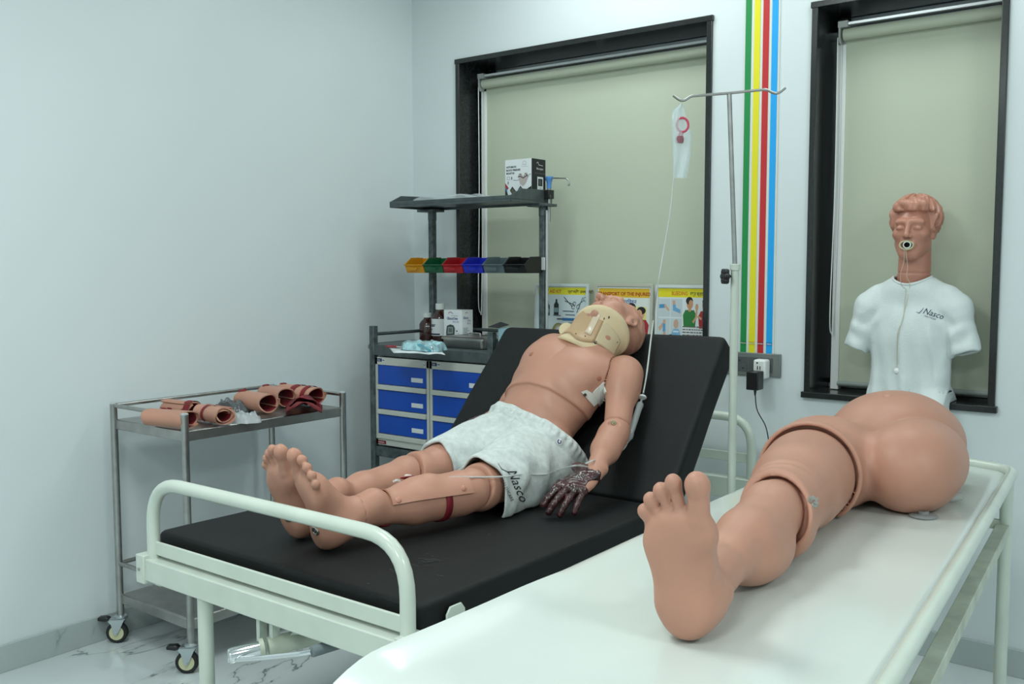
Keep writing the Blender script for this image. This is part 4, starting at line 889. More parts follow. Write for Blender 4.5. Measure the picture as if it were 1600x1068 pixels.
def paint_kit(a, W, Hh):
    a.poly('d3dee0', rect(.012, .012, W-.012, Hh-.012)); a.poly('e6dc33', rect(.016, Hh-.048, W-.016, Hh-.016)); a.text('c2401f', 'FIRST AID KIT', .03, Hh-.040, .019, bold=.0005, sx=.95); a.text('5a3a16', 'प्राथमिक उपचार पेटी', .175, Hh-.040, .017, bold=.0005)
    for (x, y, s, c) in ((.115, Hh-.11, 1, '1c2526'), (.068, Hh-.115, .9, '2a3a55')): a.poly(c, [(x-.013*s, y-.03*s), (x-.013*s, y+.018*s), (x-.005*s, y+.03*s), (x-.005*s, y+.042*s), (x+.005*s, y+.042*s), (x+.005*s, y+.03*s), (x+.013*s, y+.018*s), (x+.013*s, y-.03*s)]); a.poly('7d9a9f', rect(x-.011*s, y-.016*s, x+.011*s, y+.004*s))
    a.line('3a4446', [(.155, Hh-.058), (.20, Hh-.10)], .004); a.line('3a4446', [(.16, Hh-.075), (.205, Hh-.090)], .004); a.line('2a3436', circ(.205, Hh-.102, .008, n=12), .003); a.line('2a3436', circ(.212, Hh-.086, .007, n=12), .003)
    a.line('5b6769', [(.225, Hh-.125), (.255, Hh-.058)], .0035); a.line('5b6769', [(.226, Hh-.095), (.262, Hh-.070)], .003); a.line('5b6769', circ(.268, Hh-.066, .009, n=12), .0025); a.line('5b6769', circ(.232, Hh-.10, .009, n=12), .0025)
    for (x, y, w_) in ((.10, Hh-.142, .04), (.15, Hh-.122, .06), (.165, Hh-.138, .05), (.23, Hh-.140, .045)): a.poly('58656b', rect(x, y, x+w_, y+.004))
    a.poly('29333b', rect(.12, Hh-.158, .16, Hh-.153)); a.poly('2c6c9d', rect(.15, Hh-.162, .275, Hh-.150)); a.text('31414a', 'THERMOMETER', .18, Hh-.174, .010)
    a.poly('8c8355', circ(.13, Hh-.215, .036, .042, 28)); a.poly('b7ad83', circ(.134, Hh-.213, .028, .034, 28)); a.poly('d3dee0', circ(.134, Hh-.212, .019, .024, 24)); a.line('a6b5b8', circ(.205, Hh-.215, .010, .012, 16), .004)
    a.poly('3f7fae', rect(.03, Hh-.20, .07, Hh-.15)); a.poly('7fb0cc', rect(.03, Hh-.23, .07, Hh-.205)); a.text('333b7a', 'COTTON', .03, Hh-.250, .012); a.text('45505a', 'बैंडेज', .20, Hh-.25, .014)
def paint_transport(a, W, Hh):
    a.poly('dfe4dd', rect(.012, .012, W-.012, Hh-.012)); a.poly('e3b52a', rect(.018, Hh-.058, W-.018, Hh-.020)); a.text('a63a14', 'TRANSPORT OF THE INJURED', W/2, Hh-.049, .0195, bold=.0007, align='CENTER', sx=.98); a.text('2f5f9e', 'परिवहन', W/2+.03, Hh-.083, .022, bold=.0005, align='CENTER')
    a.poly('e4dc8d', rect(.03, .02, W-.03, Hh-.095))
    person_art(a, W-.155, Hh-.19, .8, '3c74ae', pants='d8cf2a'); person_art(a, W-.10, Hh-.20, 1.0, '2f73c0', pants='e1d91f'); person_art(a, W-.058, Hh-.215, 1.0, 'a82a35', pants='e1d91f', face=-1)
    a.line('d9a27c', [(W-.09, Hh-.205), (W-.05, Hh-.212)], .010); person_art(a, .09, Hh-.21, .9, 'b0b6a2', pants='7a8b95')
def paint_bleed(a, W, Hh):
    a.poly('dde3e4', rect(.012, .012, W-.012, Hh-.012)); a.poly('e6d71f', rect(.016, Hh-.050, W-.016, Hh-.014)); a.text('c9701c', 'BLEEDING', .095, Hh-.041, .021, bold=.0006); a.text('33402a', 'रक्त स्त्राव', .205, Hh-.041, .019, bold=.0005)
    for r_ in (rect(.018, Hh-.130, .088, Hh-.056), rect(.092, Hh-.130, .160, Hh-.056), rect(.018, Hh-.218, .088, Hh-.136), rect(.092, Hh-.218, .160, Hh-.136)): a.poly('c6d0d3', r_)
    a.poly('cfa58a', [(.030, Hh-.082), (.06, Hh-.078), (.084, Hh-.100), (.080, Hh-.108), (.06, Hh-.094), (.030, Hh-.094)]); a.poly('4d93c4', [(.022, Hh-.08), (.052, Hh-.078), (.056, Hh-.094), (.022, Hh-.096)])
    a.poly('cfa58a', [(.102, Hh-.064), (.118, Hh-.062), (.122, Hh-.092), (.152, Hh-.106), (.150, Hh-.116), (.108, Hh-.104)]); a.poly('6aa6cf', [(.104, Hh-.080), (.120, Hh-.078), (.124, Hh-.092), (.150, Hh-.100), (.150, Hh-.114), (.106, Hh-.104)])
    a.poly('cfa58a', [(.048, Hh-.142), (.062, Hh-.142), (.064, Hh-.20), (.074, Hh-.212), (.05, Hh-.212)]); a.poly('cfa58a', [(.02, Hh-.175), (.05, Hh-.150), (.056, Hh-.162), (.028, Hh-.19)]); a.poly('5b9ccb', [(.046, Hh-.158), (.062, Hh-.158), (.063, Hh-.19), (.047, Hh-.192)])
    a.poly('c8a48c', circ(.126, Hh-.158, .015, .019, 14)); a.poly('7fb0d2', [(.098, Hh-.200), (.112, Hh-.178), (.142, Hh-.178), (.154, Hh-.200), (.150, Hh-.214), (.10, Hh-.214)]); a.poly('d8e6ee', rect(.110, Hh-.192, .142, Hh-.186))
    person_art(a, .205, Hh-.165, .98, '2b7a3a', skin='c9936c'); person_art(a, .295, Hh-.168, .98, 'a3262d', skin='c9936c', face=-1)
    a.line('cfa07a', [(.225, Hh-.150), (.243, Hh-.130), (.246, Hh-.095)], .010); a.line('cfa07a', [(.275, Hh-.135), (.252, Hh-.125)], .009); a.poly('cfa07a', circ(.246, Hh-.088, .009, .014, 12))
    R2 = random.Random(4)
    for k in range(13):
        x = .165
        while x < W-.02:
            w_ = R2.uniform(.006, .022); a.poly('6a6560', rect(x, Hh-.170-k*.0112, min(x+w_, W-.016), Hh-.1655-k*.0112)); x += w_+.004
    person_art(a, .10, Hh-.345, 1.2, '9fb0b8', skin='c9936c')
yP = .060
xs = [ony(px, 445, yP)[0] for px in (838, 921, 931.5, 1022, 1026, 1107)]; ztp = [ony(px, py, yP)[2] for px, py in ((880, 443), (977, 443), (1067, 445))]
poster(xs[0], xs[1], W1[2]+.024, ztp[0], yP-.015, 'first aid kit poster with scissors, bottles and tape roll, behind the cart post', (.62, .68, .68), paint_kit)
poster(xs[2], xs[3], W1[2]+.024, ztp[1], yP-.015, 'transport of the injured poster directly behind the reclining manikin head', (.50, .49, .40), paint_transport)
poster(xs[4], xs[5], W1[2]+.024, ztp[2], yP-.015, 'bleeding poster with a green and a red shirted figure, by the right side of window', (.66, .70, .68), paint_bleed)
# ================================================================== bodies: shared anatomy
def loc(P, R, t): return (P-np.asarray(t))@R
def gate(P, c, R, f):
    d = P-np.asarray(c); o = np.sqrt((d*d).sum(1))-R+.06; m = o < .0+.10
    if m.any(): o[m] = f(P[m])
    return np.where(m, o, np.maximum(o, .06))
def foot_sdf(p, wide=1.0):
    """local: heel at origin, +y toes, +z instep, +x great toe side, sole at z=0"""
    p = p*np.array([1/wide, 1, 1])
    d = su([ell(p, (0, .040, .036), (.033, .041, .037)), cap(p, (0, .045, .040), (.004, .150, .030), .033, .027), ell(p, (.014, .166, .022), (.031, .034, .023)),
            ell(p, (-.021, .152, .019), (.026, .040, .020)), cap(p, (-.014, .06, .022), (-.024, .140, .019), .021, .019)], .022)
    d = smin(d, cap(p, (0, .052, .085), (.006, .150, .040), .036, .024), .03)
    d = smin(d, cap(p, (0, .045, .075), (0, .052, .16), .037, .034), .03)
    d = smin(d, su([sph(p, (.030, .052, .088), .012), sph(p, (-.031, .047, .080), .012)], .01), .015)
    d = smax(d, -ell(p, (.046, .100, -.004), (.030, .048, .020)), .02)
    d = smax(d, -p[:, 2]+.002*0-.0, .012)
    toes = []
    for (bx, by, tx, ty, r, rt) in ((.0245, .185, .0235, .2465, .0140, .0152), (.0015, .190, -.0080, .2455, .0082, .0102), (-.0120, .184, -.0245, .2325, .0078, .0096), (-.0245, .174, -.0385, .2175, .0074, .0091), (-.0350, .158, -.0475, .2000, .0072, .0086)):
        sh = .017 if rt > .012 else .019
        t = smin(cap(p, (bx, by, sh), (tx, ty-.014, sh+.003), r), ell(p, (tx, ty-.012, sh-.001), (rt, rt*1.25, rt)), .007)
        toes.append(t)
    tt = toes[0]
    for t in toes[1:]: tt = smin(tt, t, .0015)
    return smin(d, tt, .006)*min(1, wide)
def hand_sdf(p, curl=.35, splay=1.0, relax=0.0):
    """local: wrist at origin, +y fingers, +z back of the hand, +x thumb side"""
    mc = [cap(p, (.010, .008, 0), (.027, .088, .004), .0125, .0115), cap(p, (.003, .008, .001), (.008, .093, .006), .0125, .0115), cap(p, (-.006, .008, .0), (-.011, .088, .004), .012, .011), cap(p, (-.013, .008, -.002), (-.028, .078, 0), .0115, .0105)]
    d = su(mc+[ell(p, (0, .05, -.004), (.036, .048, .014)), cap(p*np.array([.82, 1, 1.1]), (0, -.03, 0), (0, .012, 0), .0215, .0205)], .013)
    fing = []
    for (b, L, r, sx, cu) in (((.028, .090, .003), (.042, .026, .022), .0090, .16, 1.0), ((.008, .096, .005), (.046, .029, .023), .0092, .04, 1.1), ((-.011, .090, .003), (.042, .027, .022), .0088, -.09, 1.15), ((-.029, .079, .0), (.033, .021, .019), .0078, -.24, 1.2)):
        q = np.array(b); ang = -curl*.25; f = None; rr = r
        for k, l in enumerate(L):
            ang += curl*cu*(.62 if k else .55); dirv = V3(math.sin(sx*splay)*math.cos(ang), math.cos(sx*splay)*math.cos(ang), -math.sin(ang)); e = q+dirv*l
            c = cap(p, q, e, rr, rr*.92); f = c if f is None else smin(f, c, .004); q = e; rr *= .92
        fing.append(f)
    ff = fing[0]
    for f in fing[1:]: ff = smin(ff, f, .0018)
    th = su([cap(p, (.016, .016, -.006), (.042, .050, -.013), .0145, .0125), cap(p, (.042, .050, -.013), (.056, .078, -.017), .0115, .010), cap(p, (.056, .078, -.017), (.060, .101, -.022), .0098, .0085)], .006)
    return smin(smin(d, ff, .006), th, .010)
def head_sdf(p, style='short', mouth=0.0):
    """local: origin between the ears, +y face, +z crown, x to the right ear"""
    x = p[:, 0]; ax = np.abs(x); m = np.stack([ax, p[:, 1], p[:, 2]], 1)
    d = smin(ell(p, (0, -.020, .035), (.072, .094, .078)), ell(p, (0, .026, -.020), (.061, .064, .082)), .035)
    d = su([d, ell(p, (0, .052, -.092), (.027, .026, .020)), cap(m, (.046, .005, -.055), (.015, .060, -.093), .020, .018)], .03)
    d = smin(d, ell(m, (.044, .052, -.018), (.022, .024, .017)), .02)
    d = smin(d, cap(m, (.008, .087, .030), (.045, .070, .030), .009, .009), .016)
    d = smax(d, -ell(m, (.031, .101, .006), (.018, .018, .012)), .012)
    d = smin(d, ell(m, (.031, .077, .005), (.0165, .0125, .0105)), .004)
    d = d+.0016*np.exp(-((m[:, 2]+.0015+(ax-.031)**2*6)/.0016)**2-((ax-.031)/.015)**4)*(p[:, 1] > .05)
    d = su([d, cap(p, (0, .086, .026), (0, .109, -.020), .0075, .0095), ], .012)
    d = su([d, ell(p, (0, .108, -.024), (.0105, .011, .009)), ell(m, (.0115, .097, -.027), (.0075, .010, .007))], .006)
    d = smax(d, -ell(m, (.0062, .105, -.0345), (.0038, .006, .0045)), .003)
    if mouth:
        d = su([d, ell(p, (0, .080, -.060), (.029, .014, .021))], .010)
        d = smax(d, -ell(p, (0, .100, -.060), (.0165*mouth, .05, .0105*mouth)), .004)
    else:
        d = su([d, ell(p, (0, .0865, -.0530), (.0225, .0095, .0058)), ell(p, (0, .0855, -.0640), (.0195, .0095, .0066))], .005)
        d = d+.0022*np.exp(-((p[:, 2]+.0585)/.0016)**2-(x/.019)**4)*(p[:, 1] > .06)
    e = loc(m, axes(y=(.32, -.94, 0), z=(0, -.18, 1)), (.0735, -.010, -.002))
    ear = su([ell(e, (0, .0, .004), (.0065, .019, .030)), ell(e, (.001, -.004, -.022), (.006, .010, .011))], .006)
    ear = smax(ear, -ell(e, (-.007, .003, .004), (.0065, .011, .018)), .004); ear = smax(ear, -ell(e, (.008, .003, .004), (.0065, .011, .018)), .004)
    d = smin(d, ear, .008)
    # moulded hair
    face = p[:, 1]-.060+.9*np.maximum(0, .055-p[:, 2])*0
    if style == 'curly':
        h = ell(p, (0, -.024, .050), (.089, .105, .088)); az = np.arctan2(x, p[:, 1]+.03); pol = np.arctan2(p[:, 2]-.03, np.sqrt(x*x+(p[:, 1]+.02)**2))
        wave = .0105*np.abs(np.sin(az*6.5+2.1*np.sin(pol*4+az*1.3)))+.003*np.abs(np.sin(az*15+4*pol))
        h = h+.006-wave*1.35
        h = su([h, ell(p, (.0, .055, .098), (.062, .026, .022))+.004-.5*wave], .015)
        edge = smax(p[:, 1]-.050-np.maximum(0, p[:, 2]-.072)*1.8, -(p[:, 2]-.0+np.maximum(0, -p[:, 1]-.0)*.75-.5*np.maximum(0, p[:, 1])*0), .015)
        side = smax(p[:, 1]-.026, -(p[:, 2]+.012+np.maximum(0, -.0-p[:, 1])*.7), .008)
        brow = smax(.072-p[:, 2]+.0*ax, p[:, 1]-.12, .01)
        h = smax(h, np.minimum(side, brow), .010)
    else:
        h = ell(p, (0, -.024, .042), (.0765, .096, .0795)); w = .0024*np.sin(p[:, 1]*120+30*p[:, 2]+14*np.sin(p[:, 2]*45))+.0016*np.sin(p[:, 2]*190+p[:, 1]*70)
        h = h-w
        side = smax(p[:, 1]-.022-.25*np.maximum(0, p[:, 2]), -(p[:, 2]+.030+.2*p[:, 1]), .01); brow = smax(.080-p[:, 2]+.25*ax, p[:, 1]-.075, .01)
        side = np.minimum(side, smax(np.abs(p[:, 1]-.030)-.010, np.abs(p[:, 2]-.010)-.028, .006)+.002)
        h = smax(h, np.minimum(side, brow), .006)
    return smin(d, h, .004)
def march(f, px, py, d0, d1, n=70):
    """where the line of sight through image points meets a modelled surface"""
    px, py = np.atleast_1d(px).astype(float), np.atleast_1d(py).astype(float)
    D = CR[None]*((px-800)/FPX)[:, None]+CD[None]*((py-534)/FPX)[:, None]+CF[None]; L = np.linalg.norm(D, axis=1); t = np.full(len(px), float(d0))
    for _ in range(n):
        v = f(CAM+D*t[:, None]); t = np.minimum(t+np.clip(v, -.02, .05)/L*.75, d1)
    return CAM+D*t[:, None]
def grad(f, P, e=.003):
    g = np.stack([f(P+e*np.eye(3)[k])-f(P-e*np.eye(3)[k]) for k in range(3)], 1); return g/np.linalg.norm(g, axis=1)[:, None]
def patch(name, f, quad, nu, nv, d0, d1, m, parent, lift=.002, th=.0015, rounded=0.0):
    """strip laid on a surface, quad = four image corners in order"""
    q = np.array(quad, float); U, W_ = np.meshgrid(np.linspace(0, 1, nu), np.linspace(0, 1, nv)); U, W_ = U.ravel(), W_.ravel()
    p2 = (q[0]*((1-U)*(1-W_))[:, None]+q[1]*(U*(1-W_))[:, None]+q[2]*(U*W_)[:, None]+q[3]*((1-U)*W_)[:, None])
    P = march(f, p2[:, 0], p2[:, 1], d0, d1); n = grad(f, P); A = (P+n*(lift+th)).reshape(nv, nu, 3); B = (P+n*lift*.2).reshape(nv, nu, 3)
    g = G(); g.grid(A); g.grid(B[:, ::-1]); 
    for E1, E2 in ((A[0], B[0]), (A[-1], B[-1]), (A[:, 0], B[:, 0]), (A[:, -1], B[:, -1])): g.grid(np.stack([E1, E2]))
    return obj(name, g, m, parent)
def decal(name, f, geo, tomap, d0, d1, m, parent, lift=.0012):
    vs, fs = geo; px = np.array([tomap(v[0], v[1]) for v in vs]); P = march(f, px[:, 0], px[:, 1], d0, d1); n = grad(f, P, .006)
    g = G(); g.add(P+n*lift, fs); return obj(name, g, m, parent, smooth=False, fix=False)
def split_geo(geo, L):
    """cut long letter faces so that they can follow a curved surface"""
    vs, fs = geo; bm = bmesh.new(); bv = [bm.verts.new(v) for v in vs]
    for f in fs:
        try: bm.faces.new([bv[i] for i in f])
        except Exception: pass
    bmesh.ops.triangulate(bm, faces=bm.faces)
    for _ in range(2):
        es = [e for e in bm.edges if e.calc_length() > L]
        if es: bmesh.ops.subdivide_edges(bm, edges=es, cuts=1); bmesh.ops.triangulate(bm, faces=bm.faces)
    bm.verts.index_update(); r = [tuple(v.co) for v in bm.verts], [tuple(v.index for v in f.verts) for f in bm.faces]; bm.free(); return r
def bolt(name, p, n, r, parent, m=None):
    g = G(); g.lathe([(0, -.006), (r, -.006), (r, .0015), (r*.86, .003), (r*.62, .003), (r*.55, .0012), (r*.42, .0012), (r*.40, .0035), (r*.18, .0035), (r*.15, .001), (0, .001)], p, n, 24)
    return obj(name, g, m or M['nickel'], parent)

# ================================================================== the reclining manikin
LEAN = math.radians(16.5)
TYv = nrm(SV*math.cos(LEAN)+V3(1, 0, 0)*math.sin(LEAN)); TXv = np.cross(TYv, NV); TXv = nrm(TXv)
RT = np.stack([TXv, TYv, NV], 1); T0 = bl(1.384, 0.0, 0.0)
def tw(x, y, n): return T0+RT@V3(x, y, n)
hipL, hipR = V3(1.548, -1.050, .762), V3(1.368, -1.035, .762)
kneeL, kneeR = V3(1.586, -1.452, .737), V3(1.322, -1.432, .737)
heelL, heelR = V3(1.480, -1.885, .657), V3(1.352, -1.862, .657)
toeL, toeR = ond(464, 676, 2.262), ond(422, 655, 2.36)
RFL = axes(y=toeL-heelL, z=kneeL-heelL-V3(0, 0, .05)); RFR = axes(y=toeR-heelR, z=kneeR-heelR-V3(-.03, 0, .05))
RFR = RFR*np.array([-1, 1, 1])
FK = 1.10
ftL = heelL-RFL@V3(0, 0, .030); ftR = heelR-RFR@V3(0, 0, .030)
ankL, ankR = ftL+RFL@V3(0, .050, .115), ftR+RFR@V3(0, .050, .115)
shL, shR = onb(974, 585, .085), tw(-.135, .395, .060)
elL, wrL = onb(964, 668, .095), onz(927, 739, .762)
tipL = onz(866, 806, .668)
RHL = axes(y=tipL-wrL+V3(0, 0, .035), z=(.25, -.3, 1))
elR, wrR = onb(838, 600, .03), onb(768, 654, .032)
RHR = axes(y=onb(668, 702, .030)-wrR, z=NV); RHR = RHR*np.array([-1, 1, 1])
fcd = nrm((-.28, -.20, .94)); RHD = axes(y=fcd, z=(-.06, .99, .12)); HD = onb(958, 507, .112)
def groove(d, P, c, n, w, dep):
    s = np.abs((P-np.asarray(c))@nrm(n))-w; return smax(d, -np.maximum(s, -(d+dep)), .0025)
def leg_sdf(P, hip, knee, ank, front):
    fr = nrm(front); kd = nrm(knee-hip); sd = nrm(ank-knee); mid = hip*.5+knee*.5
    th = su([cap(P, hip, knee-kd*.02, .088, .058), ell(P, mid+fr*.006, (.073, .13, .072)), ell(P, knee-kd*.03, (.059, .05, .060))], .03)
    sh = su([cap(P, knee+kd*.01, knee*.45+ank*.55, .056, .049), cap(P, knee*.45+ank*.55, ank, .047, .034), cap(P, knee*.85+ank*.15-fr*.012, knee*.50+ank*.50-fr*.010, .045, .040), ell(P, knee+kd*.004+fr*.020, (.038, .040, .036))], .028)
    ct = knee-kd*.006; s = (P-ct)@nrm(kd+fr*.35)
    th = smax(th, s-.000, .006); sh = smax(sh, -(s-.0045), .006)
    core = cap(P, knee-kd*.05, knee+kd*.05, .043)
    return np.minimum(np.minimum(th, sh), core)
def tl(p): return RT.T@(p-T0)
ED = [tl(onb(*e)) for e in ((787, 619, .13), (805, 608, .165), (832, 604, .188), (862, 611, .19), (890, 624, .182), (912, 637, .160), (927, 643, .135))]
NAV = tl(onb(823, 621, .178))
EDX, EDY = [e[0] for e in ED], [e[1] for e in ED]
notch = elL
def body_sdf(P):
    q = loc(P, RT, T0)
    t = su([ell(q, (.025, .075, .094), (.160, .13, .094)), ell(q, (.004, .185, .098), (.142, .16, .088)), ell(q, (0, .315, .103), (.160, .165, .104))], .05)
    m = np.stack([np.abs(q[:, 0]), q[:, 1], q[:, 2]], 1)
    t = su([t, ell(m, (.070, .368, .158), (.078, .066, .040)), cap(q, (-.115, .418, .092), (.115, .418, .092), .066), ell(m, (.075, .43, .10), (.075, .045, .06))], .035)
    t = t+.0012*np.exp(-(q[:, 0]/.012)**2)*np.clip((q[:, 1]-.2)/.05, 0, 1)*(q[:, 2] > .1)
    t = t+.0030*np.sin(q[:, 1]*70+np.abs(q[:, 0])*25)*np.clip((q[:, 1]-.20)/.04, 0, 1)*np.clip((.32-q[:, 1])/.04, 0, 1)*np.clip((np.abs(q[:, 0])-.05)/.04, 0, 1)*(q[:, 2] > .05)
    # the chest skin ends in a stepped edge over the belly
    edge = q[:, 1]-np.interp(q[:, 0], EDX, EDY)
    t = t-.0080*(1/(1+np.exp(-np.clip(edge/.0010, -40, 40))))*np.clip((q[:, 2]-.055)/.02, 0, 1)
    t = smax(t, -sph(q, NAV, .0075), .008)
    t = smin(t, ell(P, ((hipL+hipR)/2+V3(0, .0, -.012)), (.160, .105, .090)), .05)
    # neck and head
    nb, nt_ = tw(0, .44, .115), HD-RHD[:, 2]*.070-RHD[:, 1]*.018
    t = smin(t, cap(P, nb, nt_, .060, .056), .035)
    hd = gate(P, HD, .19, lambda X: head_sdf(loc(X, RHD, HD)*1.02))
    t = smin(t, hd, .012)
    L = leg_sdf(P, hipL, kneeL, ankL, (0, -.1, 1)); R = leg_sdf(P, hipR, kneeR, ankR, (-.12, -.1, 1))
    fl = gate(P, ftL+RFL@V3(0, .12, .06), .22, lambda X: foot_sdf(loc(X, RFL, ftL)/FK)*FK); fr = gate(P, ftR+RFR@V3(0, .12, .06), .22, lambda X: foot_sdf(loc(X, RFR, ftR)/FK)*FK)
    L = groove(smin(L, fl, .02), P, ankL+(kneeL-ankL)*.035, kneeL-ankL, .0012, .004); R = groove(smin(R, fr, .02), P, ankR+(kneeR-ankR)*.035, kneeR-ankR, .0012, .004)
    leg = np.minimum(L, R)
    t = smin(t, leg, .03)
    # arms
    def arm(S, E, W, RH, out, hc):
        ud, fd = nrm(E-S), nrm(W-E)
        a = su([sph(P, S+np.array(out)*.004, .058), cap(P, S, E-ud*.02, .050, .041), ell(P, S*.72+E*.28+np.array(out)*.008, (.050, .052, .056))], .03)
        b = su([cap(P, E+fd*.005, E*.5+W*.5, .044, .037), cap(P, E*.5+W*.5, W, .036, .0245), cap(P, E*.8+W*.2, E*.5+W*.5, .044, .039)], .02)
        ct = E-ud*.004; s = (P-ct)@nrm(ud+fd*.6)
        a = smax(a, s, .005); b = smax(b, -(s-.0045), .005); core = cap(P, E-ud*.03, E+fd*.03, .031)
        h = gate(P, W+RH@V3(0, .08, 0), .19, lambda X: hand_sdf(loc(X, RH, W), curl=hc))
        return np.minimum(np.minimum(a, smin(b, h, .012)), core)
    A1, A2 = arm(shL, elL, wrL, RHL, nrm((1, -.2, .2)), .42), arm(shR, elR, wrR, RHR, nrm((-1, 0, 0)), .3)
    gl = ((q[:, 0]-.128-.10*(q[:, 1]-.43)*0)*1.0)
    t = smax(t, -(np.minimum(A1, A2)-.0035), .004)        # dark joint line where the arm meets the trunk
    A1 = smax(A1, -ell(P, notch, (.020, .014, .012)), .004)
    core = np.minimum(cap(P, tw(.09, .41, .09), shL, .04), cap(P, tw(-.09, .41, .09), shR, .04))
    return np.minimum(np.minimum(t, np.minimum(A1, A2)), core)
notch = march(body_sdf, [959], [660], 2.3, 3.2)[0]
mk = thing('reclining_manikin', (1.47, -1.0, BZ), 'full body training manikin in grey shorts and neck collar reclining on the black bed', 'manikin')
sdf_obj('body', body_sdf, (.93, -2.14, .63), (1.95, -.50, 1.36), .0038, M['skin'], mk)

# shorts
def shorts_outer(P):
    q = loc(P, RT, T0)
    up = su([ell(q, (.025, .075, .094), (.176, .15, .112)), ell(q, (.006, .16, .098), (.156, .14, .100)), ell(P, (hipL+hipR)/2+V3(0, 0, -.004), (.180, .130, .118))], .05)
    def leg(hip, knee, a, b, fl):
        kd = nrm(knee-hip); e = hip+(knee-hip)*a
        d = su([cap(P, hip+V3(0, 0, .012), e+V3(0, 0, -.003), .113, .073+b), cap(P, hip+V3(0, 0, -.02), e+V3(0, 0, -.022), .10, .064+b), cap(P, hip+V3(fl*.015, 0, -.03), e+V3(fl*.03, -.0, -.055), .075, .045)], .03)
        return d
    lL, lR = leg(hipL, kneeL, 1.0, .010, 1.0), leg(hipR, kneeR, .88, .006, -.6)
    d = smin(up, smin(lL, lR, .018), .03)
    x, y, z = P[:, 0], P[:, 1], P[:, 2]
    # folds: soft creases fanning from the crotch and sagging along the outer thigh
    c = (hipL+hipR)/2+V3(0, -.02, .06); dx, dy, dz = x-c[0], y-c[1], z-c[2]; rad = np.sqrt(dx*dx+dy*dy)
    an = np.arctan2(dy, dx)
    d = d-.0085*np.sin(an*5.0+1.5*np.sin(rad*14)+.6)*np.exp(-((rad-.14)/.10)**2)
    d = d-.0040*np.sin(y*58+x*32+2.2*np.sin(x*21+z*16))*np.clip((.86-z)/.08, 0, 1)
    d = d-.0036*np.sin(x*75-y*38+1.5*np.sin(y*26+z*30))
    d = d-.0070*np.exp(-((dy+.045+.30*dx-.9*dx*dx)/.012)**2)*np.exp(-(dx/.16)**2)+.0050*np.exp(-((dy+.022+.28*dx)/.010)**2)*np.exp(-(dx/.15)**2)
    # gathered waistband
    wb = np.clip(1-np.abs(q[:, 1]-.150)/.020, 0, 1); an2 = np.arctan2(q[:, 0], q[:, 2]-.09)
    d = d-wb*(.005+.0028*np.sin(an2*62))+.004*np.exp(-((q[:, 1]-.118)/.006)**2)
    return d
def shorts_sdf(P):
    d = shorts_outer(P); q = loc(P, RT, T0)
    s = smax(d, -(d+.0085), .002)
    wob = .004*np.sin(P[:, 0]*60+P[:, 2]*25)
    cut = q[:, 1]-.168
    def hem(hip, knee, a): kd = nrm(knee-hip); return (P-(hip+(knee-hip)*a))@kd+wob
    mid = ((hipL+hipR)/2+(kneeL+kneeR)/2)/2
    right = P[:, 0]-(1.468+.0*(P[:, 1]))
    h = np.where(right > 0, hem(hipL, kneeL, .91), hem(hipR, kneeR, .73))
    s = smax(s, cut, .003); s = smax(s, h, .003)
    return smax(s, .6575-P[:, 2], .004)
sho = sdf_obj('shorts', shorts_sdf, (1.18, -1.46, .645), (1.79, -.80, .98), .0036, M['shorts'], mk)
hem_f = lambda P: shorts_outer(P)
lg = split_geo(text_geo('Nasco', 1.0, shear=.35), .25)
S0, S1 = np.array((786., 733.)), np.array((805., 778.)); du = (S1-S0)/2.35; dv = np.array((du[1], -du[0]))*.95
decal('lettering', hem_f, lg, lambda x, y: S0+np.array((6, 2.))+du*x+dv*y, 1.9, 3.4, M['ink'], sho)
S2 = np.array((780., 747.)); d2 = (np.array((800., 786.))-S2)/5.2
decal('lettering', hem_f, split_geo(text_geo('HEALTHCARE', 1.0), .5), lambda x, y: S2+d2*x*.78+np.array((d2[1], -d2[0]))*y*.8, 1.9, 3.4, M['ink'], sho)
sw = G(); pts = [(-.7, .9), (-.35, .62), (.05, .55), (.25, .85), (.3, 1.15)]
P = march(hem_f, [778, 784, 791, 797], [724, 733, 736, 741], 1.9, 3.4); sw.tube(P+grad(hem_f, P)*.0008, [.0006, .0014, .0012, .0006], 6); obj('swash', sw, M['ink'], sho)
cc = circ(873, 690, 4.6, 5.6, 18); P = march(hem_f, [873]+[c[0] for c in cc], [690]+[c[1] for c in cc], 1.9, 3.4); n = grad(hem_f, P, .01)
g = G(); g.add(P+n*.0045, [(0, k+1, (k+1) % 18+1) for k in range(18)]); bd_ = obj('badge', g, mat('badge_white', (.84, .86, .92), .6), sho, smooth=False)
cc = circ(873, 689.5, 2.4, 3.2, 14, -.6, 4.4); P = march(hem_f, [c[0] for c in cc], [c[1] for c in cc], 1.9, 3.4); g = G(); g.tube(P+grad(hem_f, P, .01)*.0056, .0014, 6); obj('badge_letter', g, M['navy'], bd_)

# cervical collar: foam ring with chin and shoulder flares, plastic front plate, strap and fastener
hc_, hf_ = RHD[:, 2], RHD[:, 1]
Cb, Ct = tw(0.0, .462, .105), HD-hc_*.078-hf_*.002
cs0, cs1 = TXv, -RHD[:, 0]
def collar_pt(a, h, ex=0.0):
    """a = 0 at the throat, positive to the wearer's left; h 0..1 bottom to top"""
    c, s = math.cos(a), math.sin(a)
    fr = max(c, 0)
    b0 = Cb+NV*(.088+.004*fr+ex)*c+cs0*(.106+ex)*s-TYv*.018*fr
    t0 = Ct+hf_*((.092 if c > 0 else .094)+ex)*c+cs1*(.092+ex)*s+hc_*(-.022*fr+.022*max(-c, 0))
    w_ = 4*h*(1-h)*.011; m = b0*(1-h)+t0*h; cen = Cb*(1-h)+Ct*h
    return m-nrm(m-cen)*w_
nb = (Cb+Ct)/2; na = nrm(Ct-Cb); cf = nrm(NV+hf_); cs = -TXv
